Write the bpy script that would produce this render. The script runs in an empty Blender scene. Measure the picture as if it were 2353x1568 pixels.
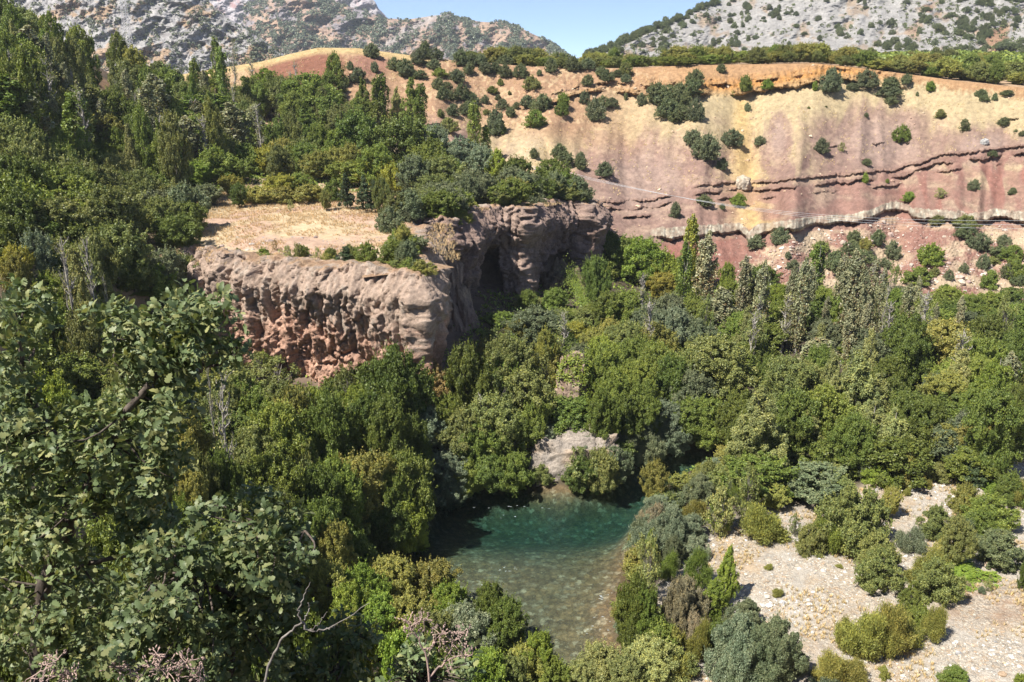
import bpy, math, random
import numpy as np
from mathutils import Vector, Matrix
from mathutils.bvhtree import BVHTree
R = math.radians
# ------------------------------------------------------------------ camera, sky, sun, exposure
SC = bpy.context.scene
H = 50.0; PITCH = R(17.0); F = 1958.0; CX = 1176.5; CY = 784.0     # focal length and centre for a picture 2353 wide
cp, sp = math.cos(PITCH), math.sin(PITCH)
cam_d = bpy.data.cameras.new('camera'); cam = bpy.data.objects.new('camera', cam_d)
SC.collection.objects.link(cam); SC.camera = cam
cam.location = (0, 0, H); cam.rotation_euler = (R(90) - PITCH, 0, 0)
cam_d.sensor_width = 36.0; cam_d.lens = F / 2353.0 * 36.0
cam_d.clip_start = 0.1; cam_d.clip_end = 20000
SUN_EL = R(55)                                                       # the sun stands to the left and behind
sdir = Vector((-0.82, -0.57, 0)).normalized() * math.cos(SUN_EL) + Vector((0, 0, math.sin(SUN_EL)))
world = bpy.data.worlds.new('World'); SC.world = world; world.use_nodes = True
wn = world.node_tree; bg = wn.nodes['Background']
sky = wn.nodes.new('ShaderNodeTexSky'); sky.sky_type = 'NISHITA'; sky.sun_disc = False
sky.sun_elevation = SUN_EL; sky.sun_rotation = math.atan2(sdir.x, sdir.y)
sky.air_density = 0.55; sky.dust_density = 0.0; sky.ozone_density = 4.0; sky.altitude = 1500
wn.links.new(sky.outputs[0], bg.inputs[0]); bg.inputs[1].default_value = 0.088
sun_d = bpy.data.lights.new('sun', 'SUN'); sun_d.energy = 5.0; sun_d.angle = R(0.53); sun_d.color = (1.0, 0.95, 0.87)
sun = bpy.data.objects.new('sun', sun_d); SC.collection.objects.link(sun)
sun.rotation_euler = sdir.to_track_quat('Z', 'Y').to_euler()
SC.view_settings.view_transform = 'Standard'; SC.view_settings.look = 'None'
SC.view_settings.exposure = 1.16; SC.view_settings.gamma = 1.0
SC.cycles.max_bounces = 6; SC.cycles.diffuse_bounces = 3; SC.cycles.glossy_bounces = 2
SC.cycles.transmission_bounces = 3; SC.cycles.transparent_max_bounces = 8
COL = SC.collection
# ------------------------------------------------------------------ numeric helpers
def P(px, py, d):
    px, py, d = np.broadcast_arrays(np.asarray(px, float), np.asarray(py, float), np.asarray(d, float))
    u = (px - CX) / F; v = (CY - py) / F
    t = d / (cp + v * sp)
    return np.stack([u * t, d, H + t * (-sp + v * cp)], -1)
def PZ(px, d, z):                                                   # plan point of column px at distance d and height z
    u = (px - CX) / F
    return (u * (d * cp + (H - z) * sp), d)
def proj(p):
    p = np.asarray(p, float); x = p[..., 0]; y = p[..., 1]; z = p[..., 2] - H
    zc = y * cp - z * sp; yc = y * sp + z * cp
    return CX + F * x / zc, CY - F * yc / zc, zc
def lerp(a, b, t): return a + (b - a) * t
def sst(a, b, x):
    t = np.clip((x - a) / (b - a), 0, 1); return t * t * (3 - 2 * t)
_rs = np.random.RandomState(7)
_perm = _rs.permutation(512)
_perm = np.concatenate([_perm, _perm, _perm])
_grad = _rs.normal(size=(512, 3)); _grad /= np.linalg.norm(_grad, axis=1, keepdims=True)
def noise(x, y, z=0.0):
    x, y, z = np.broadcast_arrays(np.asarray(x, float), np.asarray(y, float), np.asarray(z, float))
    xi = np.floor(x).astype(int); yi = np.floor(y).astype(int); zi = np.floor(z).astype(int)
    fx, fy, fz = x - xi, y - yi, z - zi
    xi &= 511; yi &= 511; zi &= 511
    u = fx ** 3 * (fx * (fx * 6 - 15) + 10); v = fy ** 3 * (fy * (fy * 6 - 15) + 10); w = fz ** 3 * (fz * (fz * 6 - 15) + 10)
    def g(a, b, c):
        h = _perm[_perm[_perm[(xi + a) & 511] + ((yi + b) & 511)] + ((zi + c) & 511)]
        G = _grad[h]
        return G[..., 0] * (fx - a) + G[..., 1] * (fy - b) + G[..., 2] * (fz - c)
    x00 = lerp(g(0, 0, 0), g(1, 0, 0), u); x10 = lerp(g(0, 1, 0), g(1, 1, 0), u)
    x01 = lerp(g(0, 0, 1), g(1, 0, 1), u); x11 = lerp(g(0, 1, 1), g(1, 1, 1), u)
    return lerp(lerp(x00, x10, v), lerp(x01, x11, v), w) * 1.6
def fbm(x, y, z=0.0, o=4, g=0.5):
    s = 0; a = 1.0; f = 1.0
    for k in range(o):
        s = s + a * noise(x * f + 17.3 * k, y * f - 9.1 * k, np.asarray(z) * f + 3.7 * k); a *= g; f *= 2.03
    return s
def ridged(x, y, z=0.0, o=4, g=0.5):
    s = 0; a = 1.0; f = 1.0
    for k in range(o):
        s = s + a * (1 - 2 * np.abs(noise(x * f + 31.7 * k, y * f + 5.3 * k, np.asarray(z) * f - 8.9 * k))); a *= g; f *= 2.1
    return s
def line(pts):
    a = np.array(pts, float)
    return lambda x: np.interp(x, a[:, 0], a[:, 1])
# ------------------------------------------------------------------ objects
def tag(o, label=None, cat=None, group=None, kind=None):
    for k, v in (('label', label), ('category', cat), ('group', group), ('kind', kind)):
        if v: o[k] = v
    return o
def mesh(name, V, faces, mat=None, smooth=True, attrs=None, matidx=None):
    """V (N,3); faces an (M,k) array or a list of such arrays with different k"""
    if not isinstance(faces, list): faces = [faces]
    faces = [np.asarray(f, np.int32) for f in faces if len(f)]
    me = bpy.data.meshes.new(name)
    V = np.asarray(V, np.float32)
    me.vertices.add(len(V)); me.vertices.foreach_set('co', V.ravel())
    nl = sum(f.size for f in faces); npoly = sum(len(f) for f in faces)
    me.loops.add(nl); me.polygons.add(npoly)
    me.loops.foreach_set('vertex_index', np.concatenate([f.ravel() for f in faces]))
    tot = np.concatenate([np.full(len(f), f.shape[1], np.int32) for f in faces])
    me.polygons.foreach_set('loop_start', np.concatenate([[0], np.cumsum(tot)[:-1]]).astype(np.int32))
    me.update(calc_edges=True)
    me.polygons.foreach_set('use_smooth', np.full(npoly, bool(smooth)))
    if attrs:
        for k, a in attrs.items():
            a = np.asarray(a, np.float32)
            if a.ndim == 1:
                at = me.attributes.new(k, 'FLOAT', 'POINT'); at.data.foreach_set('value', a)
            else:
                at = me.attributes.new(k, 'FLOAT_COLOR', 'POINT')
                at.data.foreach_set('color', np.concatenate([a, np.ones((len(a), 1), np.float32)], 1).ravel())
    if mat is not None:
        for m in (mat if isinstance(mat, (list, tuple)) else [mat]): me.materials.append(m)
    if matidx is not None: me.polygons.foreach_set('material_index', np.asarray(matidx, np.int32))
    me.update(); me.validate()
    return me
def link(name, me, parent=None, loc=None):
    o = bpy.data.objects.new(name, me); COL.objects.link(o)
    if parent: o.parent = parent
    if loc is not None: o.location = loc
    return o
def gridf(nr, nc, flip=False):
    i = np.arange(nr - 1)[:, None] * nc + np.arange(nc - 1)[None, :]
    q = np.stack([i, i + 1, i + nc + 1, i + nc], -1).reshape(-1, 4)
    return q[:, ::-1] if flip else q
class MB:                                                           # collects pieces of one mesh
    def __init__(s): s.V = []; s.F = {}; s.n = 0; s.A = []
    def add(s, V, Fc, a=0.5):
        V = np.asarray(V, float); Fc = np.asarray(Fc, int)
        s.V.append(V); s.F.setdefault(Fc.shape[1], []).append(Fc + s.n); s.n += len(V)
        s.A.append(np.full(len(V), a, float) if np.isscalar(a) else np.asarray(a, float))
    def tube(s, pts, rad, k=6, a=0.5):
        pts = np.asarray(pts, float); n = len(pts); rad = np.broadcast_to(rad, n)
        T = np.gradient(pts, axis=0).astype(float); T = T / (np.linalg.norm(T, axis=1, keepdims=True) + 1e-9)
        ref = np.tile([0.31, 0.95, 0.05], (n, 1)); ref[np.abs((T * ref).sum(1)) > 0.9] = [1, 0, 0]
        A = np.cross(T, ref); A /= np.linalg.norm(A, axis=1, keepdims=True) + 1e-9; B = np.cross(T, A)
        th = np.arange(k) / k * 2 * math.pi
        V = pts[:, None] + rad[:, None, None] * (np.cos(th)[None, :, None] * A[:, None] + np.sin(th)[None, :, None] * B[:, None])
        i = np.arange(n - 1)[:, None] * k + np.arange(k)[None]; j = np.arange(n - 1)[:, None] * k + (np.arange(k)[None] + 1) % k
        s.add(V.reshape(-1, 3), np.stack([i, j, j + k, i + k], -1).reshape(-1, 4), a)
    def box(s, c, d, a=0.5):
        c = np.asarray(c, float); d = np.asarray(d, float) / 2
        V = c + d * np.array([[-1, -1, -1], [1, -1, -1], [1, 1, -1], [-1, 1, -1], [-1, -1, 1], [1, -1, 1], [1, 1, 1], [-1, 1, 1]])
        s.add(V, [[0, 3, 2, 1], [4, 5, 6, 7], [0, 1, 5, 4], [1, 2, 6, 5], [2, 3, 7, 6], [3, 0, 4, 7]], a)
    def mesh(s, name, mat, smooth=True):
        V = np.concatenate(s.V); Fs = [np.concatenate(f) for f in s.F.values()]
        return mesh(name, V, Fs, mat, smooth, {'rnd': np.concatenate(s.A)})
# ------------------------------------------------------------------ materials
def newmat(name):
    m = bpy.data.materials.new(name); m.use_nodes = True; nt = m.node_tree
    for n in list(nt.nodes): nt.nodes.remove(n)
    out = nt.nodes.new('ShaderNodeOutputMaterial')
    return m, nt, out
class N:                                                            # small node-building helper
    def __init__(s, nt): s.nt = nt
    def n(s, t, **kw):
        x = s.nt.nodes.new(t)
        for k, v in kw.items(): setattr(x, k, v)
        return x
    def L(s, a, b): s.nt.links.new(a, b)
    def attr(s, name, out='Fac'): x = s.n('ShaderNodeAttribute'); x.attribute_name = name; return x.outputs[out]
    def pos(s): return s.n('ShaderNodeNewGeometry').outputs['Position']
    def obj(s): return s.n('ShaderNodeTexCoord').outputs['Object']
    def mapp(s, v, scale=(1, 1, 1)):
        x = s.n('ShaderNodeMapping'); x.inputs['Scale'].default_value = scale; s.L(v, x.inputs['Vector']); return x.outputs[0]
    def noise(s, v, scale, detail=6, rough=0.6, out='Fac'):
        x = s.n('ShaderNodeTexNoise'); x.inputs['Scale'].default_value = scale; x.inputs['Detail'].default_value = detail
        x.inputs['Roughness'].default_value = rough; s.L(v, x.inputs['Vector']); return x.outputs[out]
    def voro(s, v, scale, feature='F1', out='Distance'):
        x = s.n('ShaderNodeTexVoronoi', feature=feature); x.inputs['Scale'].default_value = scale; s.L(v, x.inputs['Vector']); return x.outputs[out]
    def ramp(s, f, stops):
        x = s.n('ShaderNodeValToRGB'); cr = x.color_ramp
        while len(cr.elements) < len(stops): cr.elements.new(0.5)
        for e, (p, c) in zip(cr.elements, stops):
            e.position = p; e.color = (*c, 1) if not np.isscalar(c) else (c, c, c, 1)
        s.L(f, x.inputs[0]); return x.outputs[0]
    def mix(s, f, a, b, mode='MIX'):
        x = s.n('ShaderNodeMix', data_type='RGBA', blend_type=mode)
        for sock, v in ((x.inputs[0], f), (x.inputs[6], a), (x.inputs[7], b)):
            if isinstance(v, bpy.types.NodeSocket): s.L(v, sock)
            elif np.isscalar(v): sock.default_value = v
            else: sock.default_value = (*v, 1)
        return x.outputs[2]
    def math(s, op, a, b=0.0, clamp=False):
        x = s.n('ShaderNodeMath', operation=op); x.use_clamp = clamp
        for sock, v in ((x.inputs[0], a), (x.inputs[1], b)):
            if isinstance(v, bpy.types.NodeSocket): s.L(v, sock)
            else: sock.default_value = v
        return x.outputs[0]
    def bump(s, h, strength, dist, nrm=None):
        x = s.n('ShaderNodeBump'); x.inputs['Strength'].default_value = strength; x.inputs['Distance'].default_value = dist
        s.L(h, x.inputs['Height'])
        if nrm is not None: s.L(nrm, x.inputs['Normal'])
        return x.outputs[0]
    def pbr(s, col, rough=0.9, nrm=None, spec=0.2):
        x = s.n('ShaderNodeBsdfPrincipled'); x.inputs['Roughness'].default_value = rough
        x.inputs['Specular IOR Level'].default_value = spec
        if isinstance(col, bpy.types.NodeSocket): s.L(col, x.inputs['Base Color'])
        else: x.inputs['Base Color'].default_value = (*col, 1)
        if nrm is not None: s.L(nrm, x.inputs['Normal'])
        return x.outputs[0]
def leafmat(name, col, var=0.35, hue=(1, 1, 1), trans=0.25, rough=0.5, spec=0.35, dry=None):
    m, nt, out = newmat(name); q = N(nt)
    a = q.attr('rnd'); c = np.array(col)
    lo = tuple(c * (1 - var) * np.array([0.9, 1, 1])); hi = tuple(np.minimum(c * (1 + var) * np.array([1.15, 1.0, 0.8]) * np.array(hue), 1))
    col1 = q.ramp(a, [(0.0, lo), (0.55, tuple(c)), (1.0, hi)])
    if dry is not None:
        col1 = q.mix(q.math('GREATER_THAN', q.attr('rnd'), 1 - dry[1]), col1, dry[0])
    oi = q.n('ShaderNodeObjectInfo').outputs['Random']
    f = q.n('ShaderNodeMapRange'); f.inputs['To Min'].default_value = 0.8; f.inputs['To Max'].default_value = 1.22
    q.L(oi, f.inputs[0])
    h = q.n('ShaderNodeHueSaturation'); q.L(col1, h.inputs['Color']); q.L(f.outputs[0], h.inputs['Value'])
    f2 = q.n('ShaderNodeMapRange'); f2.inputs['To Min'].default_value = 0.485; f2.inputs['To Max'].default_value = 0.515
    q.L(q.math('FRACT', q.math('MULTIPLY', oi, 7.31)), f2.inputs[0]); q.L(f2.outputs[0], h.inputs['Hue'])
    b = q.pbr(h.outputs[0], rough, None, spec)
    tr = q.n('ShaderNodeBsdfTranslucent'); q.L(q.mix(1.0, h.outputs[0], (1.0, 1.0, 0.55), 'MULTIPLY'), tr.inputs[0])
    ms = q.n('ShaderNodeMixShader'); ms.inputs[0].default_value = trans; q.L(b, ms.inputs[1]); q.L(tr.outputs[0], ms.inputs[2])
    q.L(ms.outputs[0], out.inputs[0]); return m
LEAF = {
 'dark':   leafmat('leaf_dark', (0.125, 0.165, 0.036)),
 'green':  leafmat('leaf_green', (0.175, 0.225, 0.046)),
 'bright': leafmat('leaf_bright', (0.21, 0.28, 0.045)),
 'olive':  leafmat('leaf_olive', (0.195, 0.22, 0.07)),
 'yolive': leafmat('leaf_yellow_olive', (0.27, 0.27, 0.07)),
 'yellow': leafmat('leaf_yellow', (0.3, 0.29, 0.05)),
 'grey':   leafmat('leaf_grey', (0.185, 0.225, 0.135), hue=(1, 1, 1.2)),
 'ggreen': leafmat('leaf_grey_green', (0.155, 0.185, 0.095), hue=(1, 1, 1.2)),
 'poplar': leafmat('leaf_poplar', (0.31, 0.31, 0.175), dry=((0.19, 0.13, 0.06), 0.18)),
 'brown':  leafmat('leaf_brown', (0.3, 0.205, 0.09), trans=0.15),
 'drygrey': leafmat('leaf_dry_grey', (0.27, 0.235, 0.15), trans=0.15),
 'pale':   leafmat('leaf_pale', (0.28, 0.3, 0.11)),
 'hilloak': leafmat('leaf_hill_oak', (0.145, 0.175, 0.08)),
 'needle': leafmat('leaf_needle', (0.06, 0.085, 0.035), trans=0.08),
 'far':    leafmat('leaf_far', (0.13, 0.155, 0.1), trans=0.05),  # bluish tint: distance haze put into the leaf colour
 'oak':    leafmat('leaf_oak', (0.138, 0.175, 0.074), var=0.3, hue=(1.15, 1.05, 1.2), trans=0.28, rough=0.5, spec=0.35),
 'straw':  leafmat('leaf_straw', (0.58, 0.45, 0.25), trans=0.1),
}
def barkmat(name, col, col2):
    m, nt, out = newmat(name); q = N(nt); v = q.mapp(q.obj(), (1, 1, 0.35))
    f = q.noise(v, 14, 5); c = q.ramp(f, [(0.35, col2), (0.62, col)])
    q.L(q.pbr(c, 0.9, q.bump(f, 0.6, 0.03)), out.inputs[0]); return m
BARK = {'white': barkmat('bark_pale', (0.40, 0.37, 0.33), (0.17, 0.15, 0.13)), 'dark': barkmat('bark_dark', (0.13, 0.105, 0.085), (0.05, 0.04, 0.033)),
        'grey': barkmat('bark_grey', (0.26, 0.235, 0.21), (0.11, 0.095, 0.085)), 'pink': barkmat('bark_dry_twig', (0.44, 0.31, 0.26), (0.20, 0.15, 0.135))}

def worley(x, y, z, seed=0):
    """distance to nearest and second feature point, and a random number per cell"""
    x, y, z = np.broadcast_arrays(x, y, z); xi = np.floor(x).astype(int); yi = np.floor(y).astype(int); zi = np.floor(z).astype(int)
    f1 = np.full(x.shape, 9.0); f2 = np.full(x.shape, 9.0); cid = np.zeros(x.shape)
    for a in (-1, 0, 1):
        for b in (-1, 0, 1):
            for c in (-1, 0, 1):
                h = _perm[_perm[_perm[(xi + a) & 511] + ((yi + b) & 511)] + ((zi + c + seed) & 511)]
                g = _grad[h] * .5 + .5; d = np.sqrt((xi + a + g[..., 0] - x) ** 2 + (yi + b + g[..., 1] - y) ** 2 + (zi + c + g[..., 2] - z) ** 2)
                nr = d < f1; f2 = np.where(nr, f1, np.minimum(f2, d)); cid = np.where(nr, (h % 97) / 96.0, cid); f1 = np.where(nr, d, f1)
    return f1, f2, cid
# ------------------------------------------------------------------ terrain heights
def rbf(pts, c=8.0):
    a = np.array(pts, float); X = a[:, :2]; n = len(a)
    D = np.sqrt(((X[:, None] - X[None]) ** 2).sum(-1) + c * c)
    A = np.zeros((n + 3, n + 3)); A[:n, :n] = D; A[:n, n] = 1; A[:n, n + 1:] = X; A[n, :n] = 1; A[n + 1:, :n] = X.T
    w = np.linalg.solve(A, np.concatenate([a[:, 2], np.zeros(3)]))
    def f(x, y):
        s = w[n] + w[n + 1] * x + w[n + 2] * y
        for k in range(n): s = s + w[k] * np.sqrt((x - X[k, 0]) ** 2 + (y - X[k, 1]) ** 2 + c * c)
        return s
    return f
def C(px, d, z): return (*PZ(px, d, z), z)
low = rbf([(-40, -30, 60), (0, -30, 55), (40, -30, 52), (90, -20, 46), (-10, 0, 47), (0, 0, 47.5), (30, 0, 42), (60, 0, 30), (-30, 10, 44), (-10, 8, 42), (0, 14, 37), (30, 15, 24),
  (-25, 30, 31), (0, 32, 17), (20, 32, 10), (50, 30, 6), (-20, 45, 20), (0, 48, 6), (14, 46, 2.5), (30, 48, 1.0), (-12, 56, 6), (-70, 30, 50), (-60, 60, 32), (-40, 55, 25),
  (-30, 68, 15), (-44, 75, 20), (-70, 80, 30), (-100, 80, 44), (-22, 72, 5), (-16, 86, 3), (-14, 100, 4), (-50, 95, 17), (-40, 105, 10), (-20, 108, 8), (-5, 115, 6.5),
  (5, 128, 6), (0, 104, 2.5), (14, 108, 2.8), (24, 125, 3.5), (34, 112, 1.5), (30, 75, 0.9), (22, 60, 0.7), (45, 60, 0.9), (45, 90, 1.2), (70, 80, 1.4), (70, 105, 2.0), (110, 80, 3), (110, 110, 4),
  (60, 130, 2.5), (90, 140, 3.2), (130, 140, 3), (180, 120, 4), (40, 160, 4.2), (70, 165, 3.5), (110, 165, 2), (160, 165, 2), (30, 185, 7), (55, 195, 6), (100, 190, 2), (200, 200, 4),
  (10, 165, 9), (20, 220, 14), (60, 230, 6), (100, 230, 2), (200, 60, 8), (260, 100, 10), (150, 0, 20), (300, 250, 10), (-300, 0, 110), (-300, 300, 130), (0, 300, 20), (100, 300, 4)], 7.0)
high = rbf([C(430, 124, 26), C(600, 117, 25.5), C(850, 114, 25.5), C(990, 112, 25.5), C(430, 165, 28.5), C(600, 165, 28.5), C(800, 165, 28.2), C(950, 165, 27.5), C(700, 140, 27),
  C(1010, 150, 27), C(1100, 158, 27), C(1200, 160, 26.5), C(1340, 190, 24.5), C(1100, 185, 28), C(1250, 190, 26), C(1360, 220, 20), C(450, 230, 38), C(700, 230, 34), C(900, 230, 33), C(1150, 230, 28),
  C(200, 170, 33), C(200, 220, 44), C(0, 120, 33), C(0, 150, 40), C(0, 200, 58), C(-200, 150, 52), C(-200, 220, 78), C(300, 130, 27), C(250, 110, 25), C(100, 100, 27), (-70, 80, 30), (-100, 70, 42),
  (-300, 50, 110), (-300, 300, 130), C(500, 300, 44), C(0, 300, 84), C(1000, 300, 36)], 8.0)
MESA = np.array([(-400, 40), (-120, 60), (-84, 78), PZ(330, 113, 25), PZ(430, 127, 25), PZ(600, 121.5, 25), PZ(850, 118, 25), PZ(950, 116, 25), PZ(970, 121, 25), PZ(965, 138, 25), PZ(965, 151, 25), PZ(1040, 157, 25),
  PZ(1090, 166, 25), PZ(1200, 172, 25), PZ(1280, 188, 25), PZ(1335, 191, 25), PZ(1345, 200, 22), PZ(1335, 220, 22), PZ(1330, 300, 25), (20, 700), (-400, 700)])
def sdf(poly, x, y):
    d = np.full(np.shape(x), 1e9); ins = np.zeros(np.shape(x), bool); n = len(poly)
    for i in range(n):
        a = poly[i]; b = poly[(i + 1) % n]; e = b - a
        t = np.clip(((x - a[0]) * e[0] + (y - a[1]) * e[1]) / (e @ e), 0, 1)
        d = np.minimum(d, np.hypot(x - a[0] - t * e[0], y - a[1] - t * e[1]))
        c = ((a[1] > y) != (b[1] > y)) & (x < (b[0] - a[0]) * (y - a[1]) / (b[1] - a[1] + 1e-12) + a[0])
        ins ^= c
    return np.where(ins, d, -d)
# river banks from their outline in the picture, on the water plane z = 0
def W(px, py):
    u = (px - CX) / F; v = (CY - py) / F; t = -H / (-sp + v * cp); return (u * t, t * (cp + v * sp))
RIV = np.array([(6, 20), (-3, 48), W(1090, 1568), W(1060, 1480), W(980, 1400), W(880, 1320), W(840, 1290), W(900, 1235), W(960, 1180), W(1010, 1130), W(1090, 1118), W(1200, 1112), W(1245, 1122), W(1300, 1124), W(1385, 1112),
  W(1420, 1085), W(1440, 1062), W(1500, 1040), W(1580, 1025), W(1720, 1000), W(1900, 985), W(1930, 1005), W(1740, 1030), W(1640, 1060), W(1560, 1100), W(1500, 1150), W(1480, 1200), W(1455, 1260), W(1440, 1340), W(1405, 1400), W(1410, 1470), W(1490, 1568), (22, 44), (26, 20)])
HR = lambda x, y: sdf(RIV, x, y)
def terr(x, y):
    x = np.asarray(x, float); y = np.asarray(y, float)
    lo = low(np.clip(x, -400, 400), np.clip(y, -60, 500)); hi = high(np.clip(x, -400, 250), np.clip(y, 20, 500))
    sd = sdf(MESA, x, y)
    wd = lerp(36.0, 3.0, sst(-58, -48, x))
    m = sst(-wd, 0.0, sd - 1.0)
    lo = np.maximum(lo, 0.55)
    r = HR(x, y)
    nb = np.exp(-((x - 6 + .0 * y) / 20) ** 2 - ((y - 95 - .1 * (x - 8)) / 7.5) ** 2)          # the deep pool
    dep = 0.5 + 0.55 * sst(0, 8, r) + 3.0 * nb + 1.6 * np.exp(-((x - 24) / 9) ** 2 - ((y - 108) / 10) ** 2)
    dep = dep + 0.10 * fbm(x * 0.35, y * 0.35, 1.0)
    lo = lerp(lo, np.where(r > 0, -dep * sst(0, 3.0, r) - 0.02, 0.0), sst(-1.6 - 1.5 * (x < 10), 0.3, r))
    z = lerp(lo, hi, m)
    rough = np.where(r > -2, 0, 1) * lerp(1.0, 0.35, sst(20, 40, x) * (y < 115) * (y > 50))
    z = z + rough * (0.9 * fbm(x * 0.045, y * 0.045, 4.0, 3) * sst(-2, -14, r) + 0.22 * fbm(x * 0.3, y * 0.3, 2.0, 4) * sst(-0.5, -3, r))
    return z, sd, r, m
def coords(a, b, step, fa, fb):
    mid = np.arange(a, b, step); out = [mid]
    l = [a]; s = step
    while l[-1] > fa: s *= 1.35; l.append(l[-1] - s)
    r = [mid[-1]]; s = step
    while r[-1] < fb: s *= 1.35; r.append(r[-1] + s)
    return np.concatenate([np.array(l[:0:-1]), mid, np.array(r[1:])])
gx = coords(-125, 165, 0.75, -2500, 2500); gy = coords(-6, 232, 0.75, -400, 900)
GX, GY = np.meshgrid(gx, gy)
GZ, GSD, GR_, GM = terr(GX, GY)
GZ = np.where(GY > 260, np.minimum(GZ, lerp(GZ, -10, sst(240, 330, GY))), GZ)
# colour of the ground, by what lies there
def colour_terrain(x, y, z, sd, r, m):
    n1 = fbm(x * 0.08, y * 0.08, 9.0, 4); n2 = fbm(x * 0.5, y * 0.5, 5.0, 4)
    col = np.empty(x.shape + (3,)); col[:] = (0.085, 0.068, 0.045)                          # forest floor: leaf litter
    def put(mask, c): nonlocal col; col = col * (1 - mask[..., None]) + np.array(c) * mask[..., None]
    px, py, zc = proj(np.stack([x, y, np.maximum(z, 0)], -1))
    gr = sst(-2, 1.5, x - np.interp(y, [40, 66, 75, 90, 105], [10, 13, 15, 19, 34]) + 1.5 * n1) * (y > 30) * sst(4, 0, y - np.interp(x, [15, 24, 33, 42, 52, 62, 90, 140], [84, 85, 89, 94, 101, 104, 110, 112]) + 3 * n1) * (m < .5)
    put(gr, (0.49, 0.45, 0.39))
    put(gr * sst(-0.08, 0.3, n1 + 0.3 * n2 - 0.05), (0.42, 0.315, 0.205))                     # dry earthy patches
    brown = sst(0.0, 1.0, 1 - np.hypot((px - 2290) / 210, (py - 1390) / 75)) * gr
    put(np.clip(brown * 1.8, 0, 1), (0.32, 0.215, 0.145))
    pth = np.exp(-((px - np.interp(py, [1390, 1440, 1500, 1568, 1700], [1935, 1895, 1890, 1800, 1650])) / np.interp(py, [1400, 1500, 1568], [10, 26, 60])) ** 4) * (py > 1425) * gr
    put(np.clip(pth, 0, 1), (0.40, 0.335, 0.27))
    put(m * sst(8, 3, z - 27) * sst(-48 - 12, -48, x - 0.0) * (x < 12), (0.50, 0.385, 0.24))
    mm = m * sst(-62, -50, x) * (y < 175)
    put(mm * sst(0.05, 0.35, n1 + 0.35 * n2 + 0.28 * sst(150, 118, y)), (0.44, 0.30, 0.215))
    put(mm * sst(0.3, 0.6, n2) * sst(128, 116, y), (0.33, 0.30, 0.27))
    put(m * (1 - sst(-62, -50, x)) * sst(0.1, 0.5, n1), (0.24, 0.15, 0.09))
    cl = (1 - m) * sst(-14, -2, sd) * (x > -60) * (x < 32)
    put(cl, (0.20, 0.145, 0.11))
    bed = sst(-0.6, 0.3, r)
    put(bed, (0.15, 0.10, 0.05))
    put(bed * sst(0.0, 0.5, n1), (0.11, 0.095, 0.06)); put(bed * sst(-1.0, -2.2, z), (0.04, 0.06, 0.05))  # deep bed dark and greenish: light lost in the water, painted on
    put(sst(-2.2, -0.3, r) * (1 - bed) * (x > 14) * (y < 90), (0.42, 0.37, 0.31))
    return np.clip(col * .8 * (1 + 0.22 * n2[..., None]), 0.01, 0.9), gr, bed
TC, GRAV, BED = colour_terrain(GX, GY, GZ, GSD, GR_, GM)
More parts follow.
